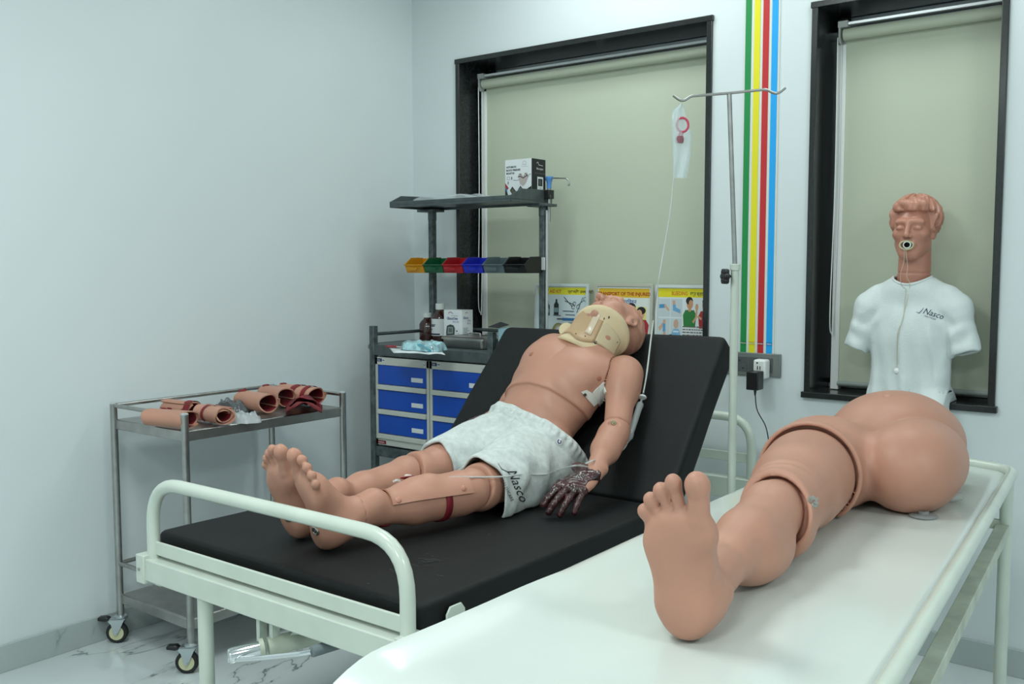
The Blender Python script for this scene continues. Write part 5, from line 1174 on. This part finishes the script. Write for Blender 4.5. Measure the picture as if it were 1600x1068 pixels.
N = 64; g = G(); P = np.array([[collar_pt(-math.pi+2*math.pi*i/N, j/10) for i in range(N+1)] for j in range(11)]); g.grid(P)
col = obj('cervical_collar', g, M['collar'], mk)
md = col.modifiers.new('foam', 'SOLIDIFY'); md.thickness = .011; md.offset = 0
def collar_patch(name, a0, a1, h0, h1, ex, m, th=.002, shape=None, parent=None):
    g = G(); Pp = np.array([[collar_pt(a0+(a1-a0)*i/16, (h0(i/16) if callable(h0) else h0)+((h1(i/16) if callable(h1) else h1)-(h0(i/16) if callable(h0) else h0))*j/8, ex) for i in range(17)] for j in range(9)]); g.grid(Pp)
    o = obj(name, g, m, parent or col); md = o.modifiers.new('thick', 'SOLIDIFY'); md.thickness = th; md.offset = 1; return o
collar_patch('front_plate', -.62, .78, lambda s: .16+.06*math.sin(s*7), lambda s: .90-.10*abs(s-.5)*2, .0075, M['collar_shell'])
collar_patch('side_tab', .80, 1.75, lambda s: .22+.02*s, lambda s: .70-.06*s, .0085, M['collar_tab'], .003)
collar_patch('rivet_strip', .38, .60, .30, .78, .0105, mat('collar_shine', (.72, .58, .42), .18, coat=.6), .002)
for (a, h, r) in ((.86, .80, .0052), (.74, .74, .0038), (.84, .22, .0050), (1.62, .55, .0045), (.45, .24, .0022), (.12, .22, .0022)):
    p = V3(*collar_pt(a, h, .0092)); n = nrm(p-(nb+na*((p-nb)@na))); obj('vent_hole', G().lathe([(0, -.004), (r, -.004), (r, .0012), (0, .0012)], p, n, 14), M['ink'], col)
p = V3(*collar_pt(-1.15, .62, .012)); n = nrm(p-(nb+na*((p-nb)@na))); g = G(); g.lathe([(0, 0), (.024, 0), (.024, .004), (.0, .005)], p+n*.012, nrm(cf*.6+V3(.5, -.6, 0)), 24); g.tube([p, p+n*.014], .005, 8)
obj('fastener_disc', g, M['collar_tab'], col)

# nipples, chest tapes with a metal snap, bolts at joints
for px, py in ((936, 591), (830, 553)):
    P = march(body_sdf, [px], [py], 2.2, 3.5); n = grad(body_sdf, P)[0]; g = G(); g.lathe([(.0, .0012), (.004, .0022), (.0075, .0010), (.009, -.001)], P[0], n, 18); obj('nipple', g, M['areola'], mk)
tp1 = patch('chest_tape', body_sdf, ((908, 612), (917, 609), (946, 626), (932, 640)), 14, 6, 2.2, 3.4, M['bandage'], mk, .002, .0015)
patch('chest_tape', body_sdf, ((935, 604), (943, 596), (948, 612), (936, 636)), 8, 10, 2.2, 3.4, M['bandage'], mk, .0035, .0015)
patch('chest_tape', body_sdf, ((926, 613), (934, 604), (943, 628), (936, 634)), 8, 8, 2.2, 3.4, M['bandage'], mk, .003, .0012)
P = march(body_sdf, [913.5], [616], 2.2, 3.4); bolt('snap', P[0]+grad(body_sdf, P)[0]*.004, grad(body_sdf, P)[0], .0052, tp1, M['brass'])
for px, py in ((493, 829), (450, 808)):
    P = march(body_sdf, [px], [py], 1.8, 2.8); bolt('heel_bolt', P[0], grad(body_sdf, P, .012)[0], .0125, mk)
bolt('elbow_bolt', march(body_sdf, [959], [660], 2.3, 3.2)[0], nrm((.3, -.8, .5)), .0085, mk, M['brass'])

# strapped-on wound pad over the left shin
sa, sb = kneeL*.86+ankL*.14, kneeL*.14+ankL*.86; sd = nrm(ankL-kneeL); upv = V3(0, 0, 1); upv = nrm(upv-sd*(upv@sd)); sv = np.cross(sd, upv)   # sv points to -x or +x
if sv[0] < 0: sv = -sv
def radial(c, dirs):
    c, dirs = np.asarray(c), np.asarray(dirs); t = np.full(len(dirs), .015)
    for _ in range(40): t = t+np.clip(-leg_only(c+dirs*t[:, None]), -.02, .01)
    return t
def leg_only(P): return smin(leg_sdf(P, hipL, kneeL, ankL, (0, -.1, 1)), gate(P, ftL+RFL@V3(0, .12, .06), .22, lambda X: foot_sdf(loc(X, RFL, ftL)/FK)*FK), .02)
g = G(); nu, nv = 40, 22; A = np.zeros((nv+1, nu+1, 3)); B = A.copy()
for j in range(nu+1):
    s = j/nu; c = kneeL*(.88-.64*s)+ankL*(.12+.64*s)
    angs = np.linspace(-1.25, 1.38-.22*s, nv+1); dirs = np.array([upv*math.cos(a)+sv*math.sin(a) for a in angs]); t = radial(np.repeat(c[None], nv+1, 0), dirs)
    bump = .014*math.exp(-((s-.45)/.14)**2)*np.exp(-((angs-.12)/.55)**2)+.004*math.exp(-((s-.62)/.08)**2)*np.exp(-((angs+.15)/.2)**2)
    t = np.maximum(t, .030)+.003
    A[:, j] = c+dirs*(t+.0045+bump)[:, None]; B[:, j] = c+dirs*(t)[:, None]
g.grid(A); g.grid(B[:, ::-1])
for E1, E2 in ((A[0], B[0]), (A[-1], B[-1]), (A[:, 0], B[:, 0]), (A[:, -1], B[:, -1])): g.grid(np.stack([E1, E2]))
pad_ = obj('wound_pad', g, M['skin'], mk)
def on_pad(s, a, lift=0.0):
    i = int(round((a+1.25)/(1.42-.10*s+1.25)*nv)); j = int(round(s*nu)); i, j = min(max(i, 1), nv-1), min(max(j, 1), nu-1); p = A[i, j]
    n = nrm(np.cross(A[i+1, j]-A[i-1, j], A[i, j+1]-A[i, j-1])); c = kneeL*(.76-.68*s)+ankL*(.24+.68*s); n = n if n@(p-c) > 0 else -n; return p+n*lift, n
for s in (.12, .92):
    p, n = on_pad(s, 1.12); g = G(); g.lathe([(0, .0035), (.005, .0033), (.008, .001), (.0082, -.002)], p, n, 20); obj('stud', g, M['skin_dark'], pad_)
p, n = on_pad(.60, -.30, .001); g = G(); u = nrm(sd*.9-sv*.3); v = np.cross(n, u); g.prism([(.026*math.cos(a)+.004*math.sin(3*a), .0085*math.sin(a)) for a in np.linspace(0, 2*math.pi, 18)[:-1]], p-n*.001, u, v, n, .003); obj('wound', g, M['red_felt'], pad_, bevel=.001)
g = G(); g.lathe([(0, -.011), (.004, -.009), (.0055, 0), (.004, .009), (0, .011)], p+n*.005+u*.004, nrm(u+v*.3), 14); obj('bone_chip', g, mat('bone', (.72, .55, .50), .3, coat=.5), pad_)
p2, n2 = on_pad(.74, -.42, .002); g = G(); g.tube(spline([p2+u*.010+n2*.002, p2+v*.004+n2*.004, p2-u*.008+n2*.002], 5), .0032, 8); obj('tube_end', g, M['cleart'], pad_)
for s, a0, a1, wd in ((.12, .98, 3.6, .010), (.80, 2.5, 3.3, .010)):
    c = kneeL*(.76-.68*s)+ankL*(.24+.68*s); angs = np.linspace(a0, a1, 18); dirs = np.array([upv*math.cos(a)+sv*math.sin(a) for a in angs])
    rows = []
    for w_ in (-1, 1):
        cc_ = c+sd*wd*w_; t = radial(np.repeat(cc_[None], 18, 0), dirs); rows.append(cc_+dirs*(t+.0022)[:, None])
    R2 = np.array(rows); R2[:, :, 2] = np.maximum(R2[:, :, 2], BZ+.001); g = G(); g.grid(R2); o = obj('strap', g, M['red_strap'], pad_); md = o.modifiers.new('thick', 'SOLIDIFY'); md.thickness = .0015; md.offset = 1

# charred burn gloves on both hands
def glove(W, RH, hc, y0, flare):
    def f(P):
        p = loc(P, RH, W); d = hand_sdf(p, curl=hc)-.0022-.0012*np.sin(p[:, 0]*260+3*np.sin(p[:, 1]*120))*np.sin(p[:, 1]*210)
        cuff = smax(ell(p, (.004, y0+.014, .006), (.066, .030, .015)), -(p[:, 1]-y0), .003)
        if flare: d = smin(d, cuff, .006)
        tips = smax(d, -(p[:, 1]-y0-.004*np.sin(p[:, 0]*190)), .002)
        return smax(tips, -(p[:, 0]+.028+.004*np.sin(p[:, 1]*90)+(p[:, 1] > .074)*.05), .002) if flare else tips
    return f
gb = lambda W, RH: ((W+RH@V3(0, .08, 0))-.15, (W+RH@V3(0, .08, 0))+.15)
sdf_obj('burn_glove', glove(wrL, RHL, .42, -.004, True), *gb(wrL, RHL), .0024, M['burn'], mk)
sdf_obj('burn_glove', glove(wrR, RHR, .3, -.03, False), *((wrR-.20), (wrR+.20)), .003, M['burn'], mk)
# ================================================================== lower-body manikin on the couch: pelvis, closed left stump, one right leg
lm = thing('lower_body_manikin', (2.60, -1.1, cz), 'pelvis and single bare leg manikin lying on the white couch, sole towards us', 'manikin')
QZ = cz+.001
fH = ond(1073, 1000, 1.452); fT = ond(1064, 722, 1.405)
kn = onz(1212, 800, .878)
RF2 = axes(y=fT-fH, z=(-.10, .62, .02)); RF2 = RF2*np.array([-1, 1, 1]); f0 = fH-RF2@V3(0, -.002, .030); FS = np.linalg.norm(fT-fH)/.262
an2 = f0+RF2@V3(0, .052, .12)
rg = ond(1263, 739, 2.20); th0 = rg+nrm(rg-kn)*.072      # hip socket
pc = ond(1386, 700, 2.45)
st = ond(1420, 731, 2.225)
rpn = nrm(nrm(kn-th0)+V3(-.10, -.05, .12)); rg0 = th0+nrm(kn-th0)*.072
mons = ond(1350, 712, 2.33)
def lower_sdf(P):
    x, y, z = P[:, 0], P[:, 1], P[:, 2]
    pel = su([ell(P, pc+V3(0, .03, -.005), (.168, .19, .117)), ell(P, pc+V3(.0, .13, .008), (.150, .15, .115)), ell(P, pc+V3(-.02, -.06, -.025), (.14, .11, .090))], .05)
    # soft belly, hip bones and groin hollows
    pel = smin(pel, ell(P, pc+V3(.005, .03, .055), (.125, .13, .080)), .05)
    stump = su([ell(P, st+V3(0, 0, .0), (.108, .115, .104)), ell(P, st+V3(.0, .09, .0), (.106, .14, .104))], .04)
    pel = smin(pel, ell(P, mons, (.055, .075, .070)), .06)
    pel = smin(pel, stump, .006)
    pel = smax(pel, -sph(P, navel, .0085), .006)
    hd = nrm(kn-th0)
    sock = su([cap(P, th0-hd*.05, th0+hd*.075, .112, .1135), ell(P, th0-hd*.02+V3(.03, .04, 0), (.11, .12, .108))], .03)
    rp = (P-(th0+hd*.072))@nrm(hd+V3(-.10, -.05, .12))
    sock = smax(sock, rp, .006)
    rq = P-rg0; rh = rq@rpn; rr_ = np.sqrt(np.maximum((rq*rq).sum(1)-rh*rh, 0)); sock = smin(sock, np.sqrt((rr_-.1125)**2+(rh+.004)**2)-.0062, .006)
    sock = smax(sock, -smax(cap(P, th0-hd*.02, th0+hd*.20, .1065), -(rp+.028), .004), .004)
    pel = smin(pel, sock, .030)
    pel = smax(pel, -smax(cap(P, th0-hd*.02, th0+hd*.20, .1065), -(rp+.028), .004), .004)
    pel = smax(pel, y+.775, .02)
    t1 = kn-hd*.035
    th = su([cap(P, th0+V3(0, 0, -.004), th0+hd*.22, .0995, .091), cap(P, th0+hd*.10, kn+hd*.02, .096, .074), ell(P, kn-hd*.01+V3(.02, .0, -.045), (.044, .060, .040))], .03)
    kp_ = (P-(kn+hd*.004))@nrm(hd+V3(-.38, 0, .42))
    kp2 = (P-(kn+hd*.052))@nrm(hd+V3(.1, 0, -.25))
    cutk = smax(kp_, kp2, .012)
    th = smax(th, cutk, .008)
    th = smax(th, -smax(cap(P, kn-hd*.03, kn+hd*.2, .0645), -(cutk+.022), .003), .003)
    q = loc(P, RF2, f0); sd_ = nrm(an2-kn); fr = V3(0, 0, 1)
    sh = su([cap(P, kn-hd*.045, kn*.55+an2*.45, .0580, .052), cap(P, kn*.55+an2*.45, an2, .048, .0345), ell(P, kn*.62+an2*.38+V3(.012, 0, -.030), (.055, .105, .050)), cap(P, kn*.9+an2*.1+V3(0, 0, .012), kn*.3+an2*.7+V3(-.006, 0, .008), .040, .030), ell(P, kn+V3(-.004, -.02, .022), (.042, .045, .036))], .03)
    ft = gate(P, f0+RF2@V3(0, .12, .06), .24, lambda X: foot_sdf(loc(X, RF2, f0)/FS, 1.10)*FS)
    sh = smin(sh, ft, .022)
    # soft creases above the knee and at the back of the knee
    d = np.minimum(np.minimum(pel, th), sh)
    d = d-.0022*np.sin(((P-kn)@hd)*150)*np.exp(-(((P-kn)@hd+.085)/.035)**2)*np.exp(-((x-kn[0]+.03)/.05)**2)*(z > .89)
    return smax(d, QZ-z, .010)
navel = V3(2.6, -1.0, 1.02)
_n = march(lower_sdf, [1385], [618], 1.9, 2.8)[0]; navel = _n+V3(0, .002, .004)
sdf_obj('body', lower_sdf, (2.32, -2.28, .77), (2.84, -.72, 1.10), .0036, M['skin'], lm)
P = march(lower_sdf, [1270], [783], 1.6, 2.6); n = grad(lower_sdf, P, .012)[0]
g = G(); g.lathe([(0, -.006), (.0125, -.006), (.0125, .002), (.0095, .003), (.0095, .006), (.005, .0065), (.0, .0065)], P[0], n, 20); g.box((-.002, -.012, .0), (.002, .012, .009), axes(x=(0, 0, 1), z=n), P[0]); obj('knee_bolt', g, M['nickel'], lm)
c = onz(1443, 806, QZ+.003); obj('drain_cap', G().lathe([(0, 0), (.03, 0), (.031, .002), (.026, .005), (.012, .006), (.011, .012), (0, .012)], c, (0, 0, 1), 30), M['chamber'], lm)
c = onz(1482, 778, QZ+.012); obj('drain_spout', G().lathe([(.008, 0), (.010, .012), (.009, .03)], c, (.8, .3, .2), 16), M['cleart'], lm)
# ================================================================== head-and-torso manikin in a white T-shirt on the window sill
bu = thing('bust_manikin', (2.345, .0, W2[2]+.022), 'head and torso airway manikin in a white T-shirt on the window sill', 'manikin')
YB = -.03; ZS = W2[2]+.022
HB = ony(1428, 360, YB-.01); fb = nrm((.02, -1, .02)); RB2 = axes(y=fb, z=(0, 0, 1)); RB2 = axes(y=fb, z=nrm((.015, .02, 1)))
cxb = ony(1423, 500, YB)[0]; YC = YB+.005
HS = 1.17
def bust_sdf(P):
    hd = gate(P, HB, .20, lambda X: head_sdf(loc(X, RB2, HB)*HS, 'curly', 1.35)/HS)
    nk = cap(P, HB+V3(.0, .022, -.05), V3(cxb, YC+.015, 1.25), .050, .055)
    nk = nk+.0028*np.exp(-((P[:, 2]-1.326)/.0022)**2)
    t = su([ell(P, (cxb, YC+.01, 1.15), (.118, .078, .13)), ell(P, (cxb, YC+.02, .98), (.105, .060, .16)), cap(P, (cxb-.08, YC+.01, 1.225), (cxb+.08, YC+.01, 1.225), .038), cap(P, (cxb-.10, YC+.01, 1.205), (cxb-.14, YC+.005, 1.15), .034), cap(P, (cxb+.10, YC+.01, 1.205), (cxb+.14, YC+.005, 1.15), .034)], .04)
    return smax(smin(smin(t, nk, .03), hd, .012), ZS+.001-P[:, 2], .005)
sdf_obj('body', bust_sdf, (2.05, -.20, .86), (2.60, .20, 1.62), .0038, M['skin_dark'], bu)
def tee_outer(P):
    x, y, z = P[:, 0]-cxb, P[:, 1]-YC, P[:, 2]; ax = np.abs(x)
    m = np.stack([ax, y, z], 1)
    tor = su([ell(m, (0, .008, 1.13), (.138, .098, .150)), cap(m*np.array([1, 1.45, 1]), (0, .01, 1.08), (0, .01, .84), .128, .146), cap(m, (0, .01, 1.250), (.105, .012, 1.233), .056, .053), ell(m, (0, .004, 1.272), (.085, .070, .052))], .04)
    slv = su([cap(m, (.100, .012, 1.233), (.136, .008, 1.206), .053, .052), cap(m*np.array([1, .8, 1]), (.136, .006, 1.204), (.183, -.004, 1.05), .050, .045)], .03)
    d = smin(tor, slv, .010)
    low = np.clip((1.16-z)/.22, 0, 1)
    # vertical drape, gathers from the shoulders and creases at the armpits
    d = d-.0085*low*np.sin(x*62+2.0*np.sin(z*9)+(y > 0)*1.5)*np.clip(.4+.6*low, 0, 1)-.0042*low*np.sin(x*118+z*14)-.0013*np.clip((1.24-z)/.06, 0, 1)*np.sin(x*95+2*np.sin(z*14))
    d = d-np.clip((1.215-z)/.05, 0, 1)*.0034*np.sin((ax*.8+z*.62)*105+1.2*np.sin(z*26))*np.exp(-((ax-.115)/.04)**2)*np.exp(-((z-1.14)/.09)**2)
    d = d-np.clip((1.2-z)/.05, 0, 1)*.0028*np.sin((z*1.1-ax*.55)*88)*np.exp(-((ax-.165)/.035)**2)
    d = d-.006*np.exp(-((x-.075-.10*(1.2-z))/.010)**2)*np.exp(-((z-1.06)/.14)**2)
    # hem spread over the sill on both sides
    d = d-.03*np.clip((.94-z)/.08, 0, 1)*np.clip((ax-.05)/.10, 0, 1)-.085*np.clip((.95-z)/.10, 0, 1)**1.5*np.clip((x-.03)/.09, 0, 1)
    return d*.8
def tee_sdf(P):
    x, y, z = P[:, 0]-cxb, P[:, 1]-YC, P[:, 2]; ax = np.abs(x); d = tee_outer(P); s = smax(d, np.where(z < .925, -1.0, -(d+.008)), .002)
    neck = .060-np.sqrt((x*1.0)**2+((y+.004)*1.0)**2); top = smax(neck, 1.2-z, .004)   # round neck opening
    s = smax(s, smin(1.0*neck, 0*x+10, .001) if False else np.minimum(neck, z-1.21) , .003)
    u = nrm((.047, -.012, -.13)); scut = (ax-.184)*u[0]+(y+.004)*u[1]+(z-1.062)*u[2]+.003*np.sin(y*90)
    s = smax(s, np.where(ax > .132, scut, -1.0), .003)
    return smax(s, np.where(P[:, 1] > -.026, ZS+.002, .838+.012*np.sin(x*30))-z, .003)
tee = sdf_obj('t_shirt', tee_sdf, (cxb-.34, -.24, .82), (cxb+.34, .16, 1.33), .0038, M['tee'], bu)
lg = split_geo(text_geo('Nasco', 1.0, shear=.35), .25)
S0, S1 = np.array((1441., 489.)), np.array((1468., 497.5)); du = (S1-S0)/2.2; dv = np.array((du[1], -du[0]))*1.05
decal('lettering', tee_outer, lg, lambda x, y: S0+du*x+dv*y, 2.6, 3.6, M['navy'], tee)
S2 = np.array((1444., 494.)); d2 = (np.array((1464., 501.))-S2)/5.4
decal('lettering', tee_outer, split_geo(text_geo('HEALTHCARE', 1.0), .5), lambda x, y: S2+d2*x*.78+np.array((d2[1], -d2[0]))*y*.9, 2.6, 3.6, M['navy'], tee)
P = march(tee_outer, [1432, 1436, 1440, 1443], [487, 489, 485, 481], 2.6, 3.6); obj('swash', G().tube(P+grad(tee_outer, P)*.0008, [.0006, .0012, .001, .0006], 6), M['navy'], tee)
# collar rib and sleeve seams
cp = np.array([(cxb+.061*math.sin(a), YC-.004-.061*math.cos(a)) for a in np.linspace(0, 2*math.pi, 49)]); g = G(); pts = []
for (x_, y_) in cp:
    zz = 1.33
    for _ in range(60): zz -= float(np.clip(tee_outer(np.array([[x_, y_, zz]]))[0], -.01, .02))*.8
    pts.append((x_, y_, zz-.002))
g.tube(pts, .005, 8, caps=False); obj('neck_rib', g, M['tee'], tee)
# airway: tube ring in the open mouth, cords and button
mo = HB+RB2@V3(0, .090, -.061)/HS
aw = thing('airway_tube', mo, 'clear airway ring held in the open mouth of the torso manikin', 'tube')
g = G(); pts = [mo+RB2@V3(.0, .009, 0)+RB2[:, 0]*(.0215*math.cos(a))+RB2[:, 2]*(.0140*math.sin(a)) for a in np.linspace(0, 2*math.pi, 30)]; g.tube(pts, .0028, 8, caps=False)
obj('outer_ring', g, mat('yellowed_clear', (.62, .58, .36), .2, alpha=.85), aw)
g = G(); pts = [mo+RB2@V3(-.002, .010, .001)+RB2[:, 0]*(.0115*math.cos(a))+RB2[:, 2]*(.0105*math.sin(a)) for a in np.linspace(0, 2*math.pi, 24)]; g.tube(pts, .002, 8, caps=False)
obj('inner_ring', g, M['white'], aw)
obj('bore', G().lathe([(.0108, -.03), (.0108, .0), (.0095, .0), (.0095, -.029)], mo+RB2@V3(-.002, .009, .001), fb, 20), mat('olive_bore', (.05, .055, .025), .5), aw)
co_ = thing('cord', ony(1416, 400, -.13), 'thin pale cord hanging from the mouth ring down the white T-shirt', 'cord')
g = G(); pf = lambda px, py: march(tee_outer, [px], [py], 2.6, 3.6)[0]+V3(0, -.0025, 0)
g.tube(spline([mo+RB2@V3(.004, .016, -.014), ony(1412, 410, -.118), ony(1407, 428, -.112), pf(1409, 446), pf(1416, 452), pf(1414, 470), pf(1411, 500), pf(1403, 520), pf(1401, 570)], 8), .0009, 6)
g.tube(spline([mo+RB2@V3(.0, .016, -.014), ony(1418, 415, -.116), ony(1417, 432, -.112), pf(1422, 446), pf(1415, 480), pf(1404, 525), pf(1401, 575)], 8), .0009, 6)
obj('strand', g, mat('cord_cream', (.62, .58, .46), .7), co_)
pbn = march(tee_outer, [1401], [579], 2.6, 3.6)[0]; bt = obj('button', G().lathe([(0, -.001), (.009, -.001), (.0098, .002), (.008, .006), (.004, .008), (0, .0085)], pbn, (0.1, -1, .1), 20), M['white']); tag(bt, 'white round squeeze bulb button on the front of the white T-shirt', 'button')
# ================================================================== drip line: bag, pinch clamp, drip chamber, tube to the wrist and on to the shin
dl = thing('drip_line', ond(1052, 280, 2.94), 'clear drip tube running from the hanging bag past the arm to the shin', 'tube')
bp1 = lambda px, py, o=.012: onb(px, py, o)
up_ = [ond(1052, 279, 2.94), ond(1047, 330, 2.92), ond(1037, 390, 2.90), ond(1027, 450, 2.89), bp1(1021, 500, .05), bp1(1013, 560, .03), bp1(1006, 612, .05)]
obj('upper_tube', G().tube(spline(up_, 10), .0018, 8), M['cleart'], dl)
obj('lower_drip', G().tube(spline([bp1(1021, 500, .05), bp1(1017, 530, .035), bp1(1011, 580, .04), bp1(1005, 614, .052)], 8), .0028, 8), M['cleart'], dl)
g = G(); p = bp1(1003.5, 620, .055); g.lathe([(0, -.003), (.012, -.003), (.014, 0), (.012, .003), (0, .003)], p, nrm(bp1(1007, 600, .055)-p), 18); obj('flange', g, M['white'], dl)
a, b = bp1(1000, 632, .058), bp1(982, 686, .064); dd = nrm(b-a); Lc = float(np.linalg.norm(b-a))
g = G(); g.lathe([(.003, -.022), (.004, -.010), (.0105, -.004), (.0115, .0), (.0115, .010), (.0105, .014), (.0105, Lc*.82), (.0118, Lc*.84), (.0118, Lc*.95), (.008, Lc), (.003, Lc+.012)], a, dd, 22); obj('drip_chamber', g, M['chamber'], dl)
lw = [b+dd*.010, onb(975, 700, .08), onb(962, 709, .09), onb(945, 714, .115), march(body_sdf, [928], [722], 2, 3.2)[0]+V3(0, -.003, .006), march(body_sdf, [916], [729], 2, 3.2)[0]+V3(0, -.004, .010)]
obj('arm_tube', G().tube(spline(lw, 8), .0026, 8), M['cleart'], dl)
lo_ = []
for px, py in ((918, 729), (905, 727), (893, 728)): lo_.append(march(body_sdf, [px], [py], 2, 3.2)[0] if px > 910 else onz(px, py, .80))
for px, py in ((872, 737), (855, 743), (835, 744), (812, 744), (790, 747)): lo_.append(march(shorts_outer, [px], [py], 1.9, 3.2)[0]+V3(0, -.003, .006))
for px, py in ((757, 748), (735, 748), (712, 748), (690, 750), (665, 752)): q = march(lambda P: np.minimum(body_sdf(P), shorts_sdf(P)), [px], [py], 1.9, 3.2)[0]; lo_.append(q+V3(0, -.003, .006))
obj('leg_tube', G().tube(spline(lo_, 8), .0024, 8), M['cleart'], dl)
